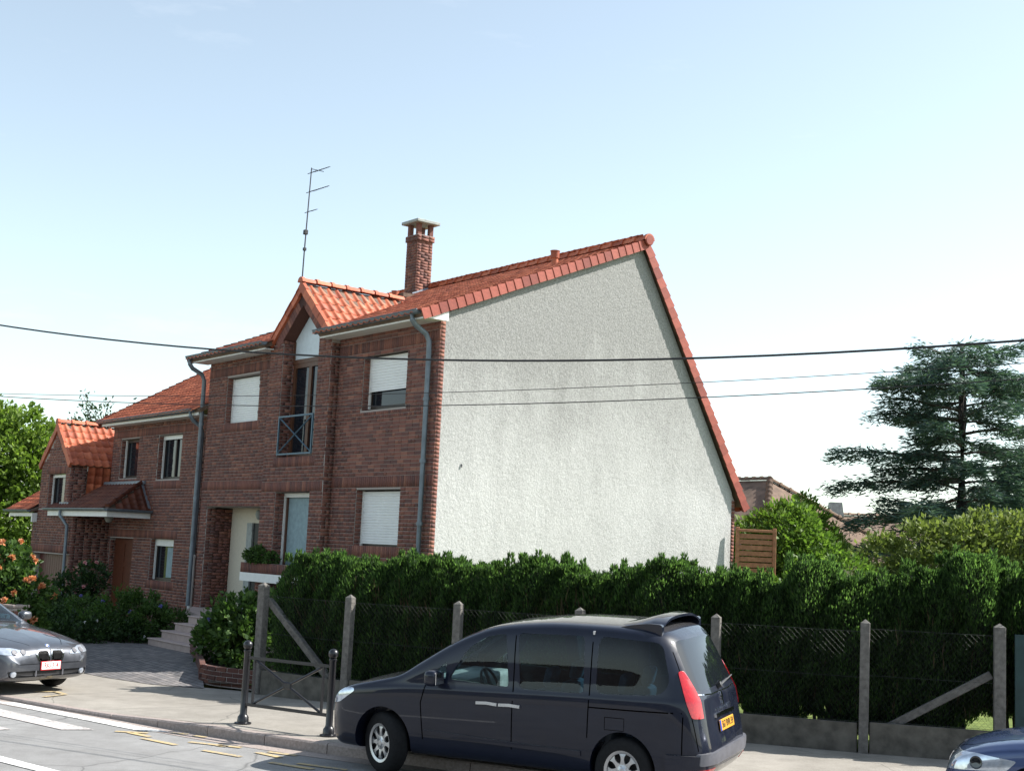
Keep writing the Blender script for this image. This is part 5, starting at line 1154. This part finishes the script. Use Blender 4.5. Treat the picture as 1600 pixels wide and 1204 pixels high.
# ---- thuja hedge
hedge = thing('hedge', 'dense dark green conifer hedge behind the concrete fence', 'hedge', (0, 0, 0))
HP = resample([(-3.05, 21.75), (-1.85, 20.98), (1.5, 19.42), (3.25, 18.62), (5.0, 18.02), (9.2, 16.95)], 27)
P, D, S = [], [], []; core = MB(); dryP, dryD = [], []
for i, c in enumerate(HP):
    hx_ = c[0]; h = 2.20+.035*max(0, hx_)+.07*math.sin(i*1.7)+rng.uniform(-.07, .10)+(.12 if hx_ > 6 else 0)+(-.16 if 3.35 < hx_ < 4.2 else 0); r0 = rng.uniform(.46, .56)
    zb = .06 if hx_ < 2.4 else (.60 if rng.random() < .4 else .25); gap = hx_ > 2.4
    n = 25000; ph = rng.uniform(0, 2*math.pi, n); z = zb+(h-zb)*rng.random(n)**.85
    prof = lambda zz: r0*np.clip(1-np.clip((zz-h*.72)/(h*.30), 0, 1)**2.2*.78, .1, 1)*(np.clip((zz-zb)/.35, .25, 1)**.5)
    lump = 1+.09*np.sin(ph*3+z*3.1+i*1.3)+.07*np.sin(ph*7-z*6.5+i)
    rr = prof(z)*lump*(.72+.36*rng.random(n)**.6); o = np.c_[np.cos(ph), np.sin(ph), np.zeros(n)]
    P.append(np.c_[c[0]+rr*o[:, 0], c[1]+rr*o[:, 1], z]); D.append(o*.40+[0, 0, 1.0]+rng.normal(size=(n, 3))*.24); S.append(rng.uniform(.045, .095, n))
    for k in range(rng.integers(10, 17)):       # leader shoots standing above the clipped top
        a, q = rng.uniform(0, 2*math.pi), r0*.85*math.sqrt(rng.random()); hh = rng.uniform(.06, .25); m_ = 150
        zz = h-.12+hh*rng.random(m_)+.0; sp_r = .055*(1-(zz-h+.12)/(hh+.05)*.7); an_ = rng.uniform(0, 6.28, m_)
        oo = np.c_[np.cos(an_), np.sin(an_), np.zeros(m_)]; P.append(np.c_[c[0]+q*math.cos(a)+sp_r*oo[:, 0], c[1]+q*math.sin(a)+sp_r*oo[:, 1], zz]); D.append(oo*.35+[0, 0, 1]+rng.normal(size=(m_, 3))*.15); S.append(rng.uniform(.045, .09, m_))
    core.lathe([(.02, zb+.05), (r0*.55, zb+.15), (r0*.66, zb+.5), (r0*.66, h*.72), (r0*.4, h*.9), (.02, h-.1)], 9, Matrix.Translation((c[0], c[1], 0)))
    m = MB()
    for k in range(3):
        a = rng.uniform(0, 6.28); m.tube([(c[0]+.10*math.cos(a), c[1]+.1*math.sin(a), .0), (c[0]+.12*math.cos(a+.4), c[1]+.12*math.sin(a+.4), .6), (c[0], c[1], 1.6)], [.032, .026, .01], 6)
    m.build('trunk', 'bark', hedge, True)
    k = 190 if hx_ < 2 else 60; a = rng.uniform(math.pi, 2*math.pi, k); zz = rng.uniform(.5, 1.75, k); dryP.append(np.c_[c[0]+.44*np.cos(a), c[1]+.50*np.sin(a), zz]); dryD.append(np.c_[.2*np.cos(a), .2*np.sin(a), np.ones(k)]+rng.normal(size=(k, 3))*.15)
leaves('foliage', np.concatenate(P), np.concatenate(D), np.concatenate(S), np.concatenate(S)*.24, 'thuja', hedge, 'stuff')
dp = np.concatenate(dryP); leaves('dry_twigs', dp, np.concatenate(dryD), rng.uniform(.12, .34, len(dp)), .008, 'thuja_dry', hedge, 'stuff')
core.build('shade_core', 'core', hedge)  # solid dark lumps added inside the hedge to block light

# ---- shrubs of the front garden
bush('shrub', 'broad leaved shrub between the steps and the leftmost fence post', 'shrub', (-4.65, 24.2, .2), [(0, 0, .75, .62), (.45, .1, .9, .5), (-.35, .2, .55, .5), (.15, -.3, .4, .5), (.75, .3, .75, .45), (-.55, .5, .4, .42)], 9000, .105, 'leaf_mid', 6, 1.7, flowers=('petal_b', 4, .05))
bush('shrub', 'spreading dark green shrub left of the garden steps', 'shrub', (-8.25, 29.0, .15), [(0, 0, .55, .62), (-.9, .3, .40, .55), (.75, -.3, .42, .5), (-.3, -.5, .3, .5), (.45, .2, .62, .52), (1.1, .3, .35, .42)], 13000, .085, 'leaf_mid', 6, 2.4, flowers=('petal_b', 5, .05))
bush('shrub', 'low leafy border with tiny white flowers behind the grey saloon', 'shrub', (-9.0, 27.6, .1), [(0, 0, .18, .42), (.6, .4, .2, .42), (-.6, .2, .22, .45), (1.15, .75, .18, .4), (-1.1, .9, .35, .5), (-.4, .8, .3, .5)], 9000, .085, 'leaf_dark', 4, 1.8, flowers=('plate_w', 7, .035))
bush('shrub', 'olive tinted shrub in front of the garage door', 'shrub', (-11.4, 30.6, .15), [(0, 0, .5, .6), (.9, .2, .4, .5), (-.8, .3, .6, .6), (.2, -.5, .3, .45), (1.6, -.4, .35, .5)], 9000, .10, 'leaf_dark', 5, 2.2)
bush('rose_bush', 'pale pink rose bush beside the garage downpipe', 'rose bush', (-10.1, 31.6, .2), [(0, 0, .9, .5), (.35, .1, 1.2, .4), (-.3, .1, .6, .4)], 2600, .09, 'leaf_dark', 4, 1.5, flowers=('petal_p', 9, .07))
bush('rose_bush', 'tall rose bush covered in orange blooms above the saloon', 'rose bush', (-9.1, 24.3, .1), [(0, 0, 1.35, .55), (.45, 0, 1.15, .5), (-.5, .1, 1.6, .55), (.2, -.2, .7, .6), (.1, .1, 1.72, .42), (-.6, 0, .9, .6), (.55, -.1, .55, .4)], 9500, .095, 'leaf_mid', 6, 1.4, flowers=('petal_o', 46, .085))
bush('potted_shrub', 'small rounded shrub on the ledge below the french window', 'shrub', tuple(hw(-6.05, -.33, 1.97)), [(0, 0, .17, .22), (.2, -.25, .12, .18), (-.12, .1, .15, .17), (.42, -.5, .1, .16)], 2600, .06, 'leaf_mid', 2, 1.8)
lb = thing('letterbox_pillar', 'brick gate pillar carrying a white letterbox behind the saloon', 'pillar', (-8.68, 23.75, .05), R(-28))
m = MB(); m.rbox(-.22, .22, -.16, .16, 0, 1.04, .01, 1); m.build('pillar', 'mortar', lb)
Bl = Bricks(); Bl.lay('front', -.16, -.22, .22, .02, 1.0); Bl.lay('right', .22, -.16, .16, .02, 1.0); Bl.finish(lb)
m = MB(); m.rbox(-.25, .25, -.19, .19, 1.04, 1.09, .01, 1); m.build('coping', 'kerb', lb)
m = MB(); m.rbox(-.12, .17, -.20, -.165, .72, .93, .01, 1); q = m.build('letterbox', 'white', lb); m = MB(); m.box(-.07, .12, -.206, -.201, .83, .85); m.build('slot', 'redink', q)

# ---- trees
def tree_left():
    L = [(0, 0, 3.9, 1.35), (.8, .2, 3.4, 1.2), (-.9, .3, 4.5, 1.3), (-.2, -.2, 2.4, 1.3), (1.0, -.2, 2.0, 1.1), (-1.6, 0, 3.2, 1.4), (.2, .2, 4.9, .8), (1.1, .4, 4.4, .75), (-2.6, .3, 4.2, 1.5), (-1.0, .1, 5.2, .75), (-2.6, 0, 2.4, 1.5), (1.3, .3, 1.0, 1.0)]
    L = [tuple(v*1.21 for v in q) for q in L]
    bush('leafy_tree', 'bright green leafy tree rising at the far left behind the garage', 'tree', (-17.25, 46, 0), L, 34000, .17, 'leaf_sun', 5, 1.5, shell=.5)
tree_left()
sp = thing('sparse_tree', 'sparse thin branched tree showing between the two left roofs', 'tree', (-15.3, 50, 0)); m = MB(); PP = []; DD = []
m.tube([(0, 0, 0), (.1, 0, 3), (0, 0, 5.6)], [.16, .12, .06], 7); m.build('trunk', 'bark', sp, True)
for k in range(60):
    a = random.uniform(0, 6.28); e = Vector((math.cos(a)*random.uniform(.2, 1.0), math.sin(a)*.6, random.uniform(.5, 1.1))).normalized(); p0 = Vector((random.uniform(-.8, .8), 0, random.uniform(3.8, 5.9))); l = random.uniform(.9, 2.1)
    if k == 0: e, l, p0 = Vector((-.42, 0, 1)).normalized(), 2.4, Vector((-.1, 0, 5.5))
    if k == 1: e, l, p0 = Vector((.85, 0, .62)).normalized(), 2.5, Vector((.2, 0, 5.9))
    if k == 2: e, l, p0 = Vector((1, 0, .25)).normalized(), 1.7, Vector((.2, 0, 5.9))
    m = MB(); m.tube([p0, p0+e*l*.5+Vector((0, 0, -.05)), p0+e*l], [.03, .018, .006], 5); m.build('branch', 'bark', sp)
    q = np.array(p0)+np.array(e)*l*np.sort(rng.random(95)**.7)[:, None]+rng.normal(size=(95, 3))*.13; PP.append(q); DD.append(np.array(e)*.8+rng.normal(size=(95, 3))*.6)
leaves('foliage', np.concatenate(PP), np.concatenate(DD), rng.uniform(.10, .22, 95*60), .075, 'leaf_dark', sp, 'stuff')

def conifer(name, label, base, limbs, trunk, n_per, mat='leaf_cedar', tr=.26):
    t = thing(name, label, 'tree', base); m = MB(); m.tube(trunk, [tr, tr*.8, tr*.55, tr*.18][:len(trunk)], 9); m.build('trunk', 'bark', t, True)
    P, D, S = [], [], []
    for (z0, az, l, rise) in limbs:
        z0, l = float(z0), float(l)
        d = Vector((math.cos(az), math.sin(az), 0)); p0 = Vector((trunk[0][0], trunk[0][1], z0)); pts = []
        for k in range(6):
            u = k/5; pts.append(p0+d*l*u+Vector((0, 0, rise*l*u-(.10*l)*(u*u)+(.04*math.sin(u*6+az)))))
        m = MB(); m.tube(pts, [.085*max(.5, l/4), .07*max(.5, l/4), .055, .04, .025, .01], 6); m.build('limb', 'bark', t, True)
        sd = Vector((-d.y, d.x, 0)); n = int(n_per*l)
        ns = max(5, int(l*5))                        # side sprays, flat plates of needles
        for k in range(ns):
            u = .22+.78*(k+float(rng.random()))/ns; i = min(4, int(u*5)); f = u*5-i; q = pts[i]*(1-f)+pts[i+1]*f
            wdt = (1.05-.75*u)*min(1.25, .35+l*.25); sg = 1 if k % 2 else -1
            e = (sd*(sg*float(rng.uniform(.55, 1)))+d*float(rng.uniform(.35, .9))).normalized(); nn = int(n/ns*1.0)
            uu = rng.random(nn)**.8; c = np.array(q)[None]+np.array(e)[None]*(uu*wdt)[:, None]+np.c_[rng.normal(size=nn)*.13, rng.normal(size=nn)*.13, rng.normal(size=nn)*.095-uu**2*.28]
            P.append(c); D.append(np.array(e)[None]*.9+np.c_[rng.normal(size=(nn, 2))*.33, rng.normal(size=nn)*.20-.05]); S.append(rng.uniform(.14, .34, nn))
    P, D, S = map(np.concatenate, (P, D, S)); leaves('foliage', P, D, S, S*.15, mat, t, 'stuff'); return t
lim = []; rs = random.Random(5)
for k in range(56):
    z = 2.9+6.4*(k+rs.random())/56; l = float(np.interp(z, [2.9, 5.3, 6.5, 8.0, 8.9, 9.4], [2.5, 3.1, 2.4, 2.5, 1.9, 1.0]))
    lim.append((z, k*2.4+rs.uniform(-.5, .5), l*rs.uniform(.5, 1.12), rs.uniform(-.06, .30)))
for z, a, l, r_ in ((5.7, math.pi+.05, 4.1, .12), (5.1, math.pi-.2, 3.9, .02), (4.2, math.pi+.15, 3.7, -.05), (3.2, math.pi, 3.9, -.02), (8.0, math.pi+.2, 2.7, .1), (7.0, math.pi-.1, 2.6, .12), (8.6, .1, 2.1, .55), (8.8, 2.9, 1.4, .42), (7.9, .3, 2.4, .2)): lim.append((z, a, l, r_))
conifer('cedar_tree', 'tall blue green cedar with layered spreading branches', (14.45, 42, 0), lim, [(0, 0, 0), (.0, 0, 4), (.03, 0, 7), (.0, 0, 9.35)], 370).scale = (1.0, 1.0, 1.05)
lim = [(z+rs.uniform(-.2, .2), rs.uniform(0, 6.28), (1.0+(7.2-z)*.42)*rs.uniform(.7, 1.15), rs.uniform(-.08, .1)) for z in np.linspace(2.2, 7.0, 40)]
conifer('conifer_tree', 'darker conifer partly hidden at the right edge behind the cedar', (17.7, 45, 0), lim, [(0, 0, 0), (0, 0, 3), (0, 0, 5.5), (0, 0, 7.4)], 650, 'leaf_cedar')
bush('laurel_bush', 'round glossy green bush beside the timber trellis panel', 'bush', (6.35, 30.2, .1), [(0, 0, 3.0, .85), (.55, 0, 2.6, .72), (-.6, .1, 2.75, .72), (.1, -.2, 2.0, .9), (.75, 0, 1.7, .7), (-.5, 0, 1.6, .8), (.2, .2, 3.35, .55)], 15000, .12, 'leaf_bright', 5, 1.9)
bush('garden_shrub', 'pale willowy tree behind the round green bush', 'shrub', (9.35, 41, 0), [(0, 0, 3.9, .6), (.45, 0, 3.5, .5), (-.5, .2, 3.5, .7), (.7, 0, 3.0, .6), (-.1, 0, 4.35, .35)], 5200, .16, 'leaf_bright', 4, 3.2)
bush('garden_shrub', 'olive green leafy shrub rising over the hedge below the cedar', 'shrub', (8.4, 26.6, .1), [(0, 0, 2.7, .75), (.8, 0, 2.85, .7), (-.75, .1, 2.45, .65), (.3, -.2, 2.0, .9), (-.9, 0, 1.8, .7), (1.3, .1, 2.3, .8)], 11000, .11, 'leaf_olive', 5, 1.6)
bush('garden_shrub', 'taller pale shrub above the right end of the hedge', 'shrub', (10.4, 26.8, .1), [(0, 0, 2.9, .8), (.7, .1, 3.1, .7), (-.6, .2, 3.2, .55), (.2, -.2, 2.1, .9), (1.2, 0, 2.4, .8)], 9000, .11, 'leaf_olive', 5, 1.7)
bush('garden_shrub', 'sunlit light green bush low behind the gap in the hedge', 'shrub', (5.9, 25.2, .1), [(0, 0, 1.9, .55), (.6, .1, 2.1, .55), (-.5, .1, 1.7, .5), (.2, -.1, 1.2, .7), (1.1, 0, 1.7, .6)], 7000, .10, 'leaf_bright', 4, 1.7)

# ---- timber trellis panel at the gable's rear corner
tr_ = thing('trellis_panel', 'woven timber garden panel at the rear corner of the gable', 'fence panel', (5.08, 29.0, 0), R(4))
for x in (.0, .82): m = MB(); m.rbox(x-.035, x+.035, -.035, .035, .1, 3.24, .006, 1); m.build('post', 'timber', tr_)
for k in range(13):
    z = 1.5+k*.125; m = MB(); w_ = .012 if k % 2 else -.012
    m.add([(.035+.75*u, w_*math.sin(u*math.pi*2)+dy, z+dz_) for u in np.linspace(0, 1, 9) for dy, dz_ in ((-.006, 0), (.006, 0), (.006, .10), (-.006, .10))], [(4*i+a, 4*i+(a+1) % 4, 4*i+4+(a+1) % 4, 4*i+4+a) for i in range(8) for a in range(4)]); m.build('slat', 'timber', tr_)
m = MB(); m.rbox(-.035, .855, -.04, .04, 3.14, 3.20, .006, 1); m.build('top_rail', 'timber', tr_)

# ---- houses in the distance
fh = thing('distant_house', 'distant house with a brown hipped roof beyond the gable', 'house', (8.94, 45, 0), HR)
m = MB(); m.box(-12, 3.0, -3.7, 3.7, 0, 2.75); m.build('wall', 'cream', fh)
m = MB(); m.add([(0, 0, 5.3), (3.4, -4.1, 2.6), (3.4, 4.1, 2.6), (-12.3, -4.1, 2.6), (-12.3, 4.1, 2.6), (-9, 0, 5.3)], [(0, 1, 2), (0, 5, 3, 1), (0, 2, 4, 5), (5, 4, 3)]); r_ = m.build('roof', 'old_tile', fh)
ridge_run(r_, (0, 0, 5.32), (-9, 0, 5.32), 26, .11, mat='old_tile'); ridge_run(r_, (0, 0, 5.32), (3.4, -4.1, 2.62), 16, .10, mat='old_tile'); ridge_run(r_, (0, 0, 5.32), (3.4, 4.1, 2.62), 16, .10, mat='old_tile')
f3 = thing('distant_house', 'low distant bungalow with brown roof and squat chimney', 'house', (13.0, 55, 0), R(-4))
m = MB(); m.box(-1.6, 9, -2.4, 3, 0, 3.55); m.build('wall', 'cream', f3)
m = MB(); m.add([(-.6, 0, 4.62), (8.2, 0, 4.62), (-2.0, -2.9, 3.5), (9.4, -2.9, 3.5), (-2.0, 3.2, 3.5), (9.4, 3.2, 3.5)], [(0, 1, 3, 2), (0, 4, 5, 1), (0, 2, 4), (1, 5, 3)]); r_ = m.build('roof', 'old_tile', f3); ridge_run(r_, (-.6, 0, 4.64), (8.2, 0, 4.64), 24, .1, mat='old_tile')
m = MB(); m.add([(.32, -.35, 4.3), (1.0, -.35, 4.3), (1.0, .35, 4.3), (.32, .35, 4.3), (.42, -.25, 5.14), (.9, -.25, 5.14), (.9, .25, 5.14), (.42, .25, 5.14)], [(0, 1, 5, 4), (1, 2, 6, 5), (2, 3, 7, 6), (3, 0, 4, 7), (4, 5, 6, 7)]); m.build('chimney', 'slab', r_)
m = MB(); m.box(-2.0, 9.3, -2.98, -2.9, 3.42, 3.52); m.build('gutter', 'zinc', f3)
m = MB(); m.box(.9, 1.0, -2.5, -2.41, 0, 3.4); m.build('downpipe', 'ink', f3)
for x in (2.2, 4.8): m = MB(); m.box(x, x+1.3, -2.45, -2.402, 1.2, 2.5); m.build('window', 'pane', f3)

# ---- low terrace across the street, seen only mirrored in the cars
o = thing('terrace_row', 'long low brick terrace across the street, mirrored in the van windows', 'house', (-3.5, -18, 0), math.atan2(-.4635, .8861))
m = MB(); m.box(-32, 32, -8, 0, 0, 2.7); m.build('wall', 'slate', o)
m = MB(); m.prism([(-8.2, 2.6), (.3, 2.6), (-4, 4.4)], 'x', -32.2, 32.2); m.build('roof', 'slate', o)
for i in range(20): m = MB(); m.box(-30+i*3.1, -28.6+i*3.1, .004, .05, .9, 2.2); m.build('window', 'pane', o)
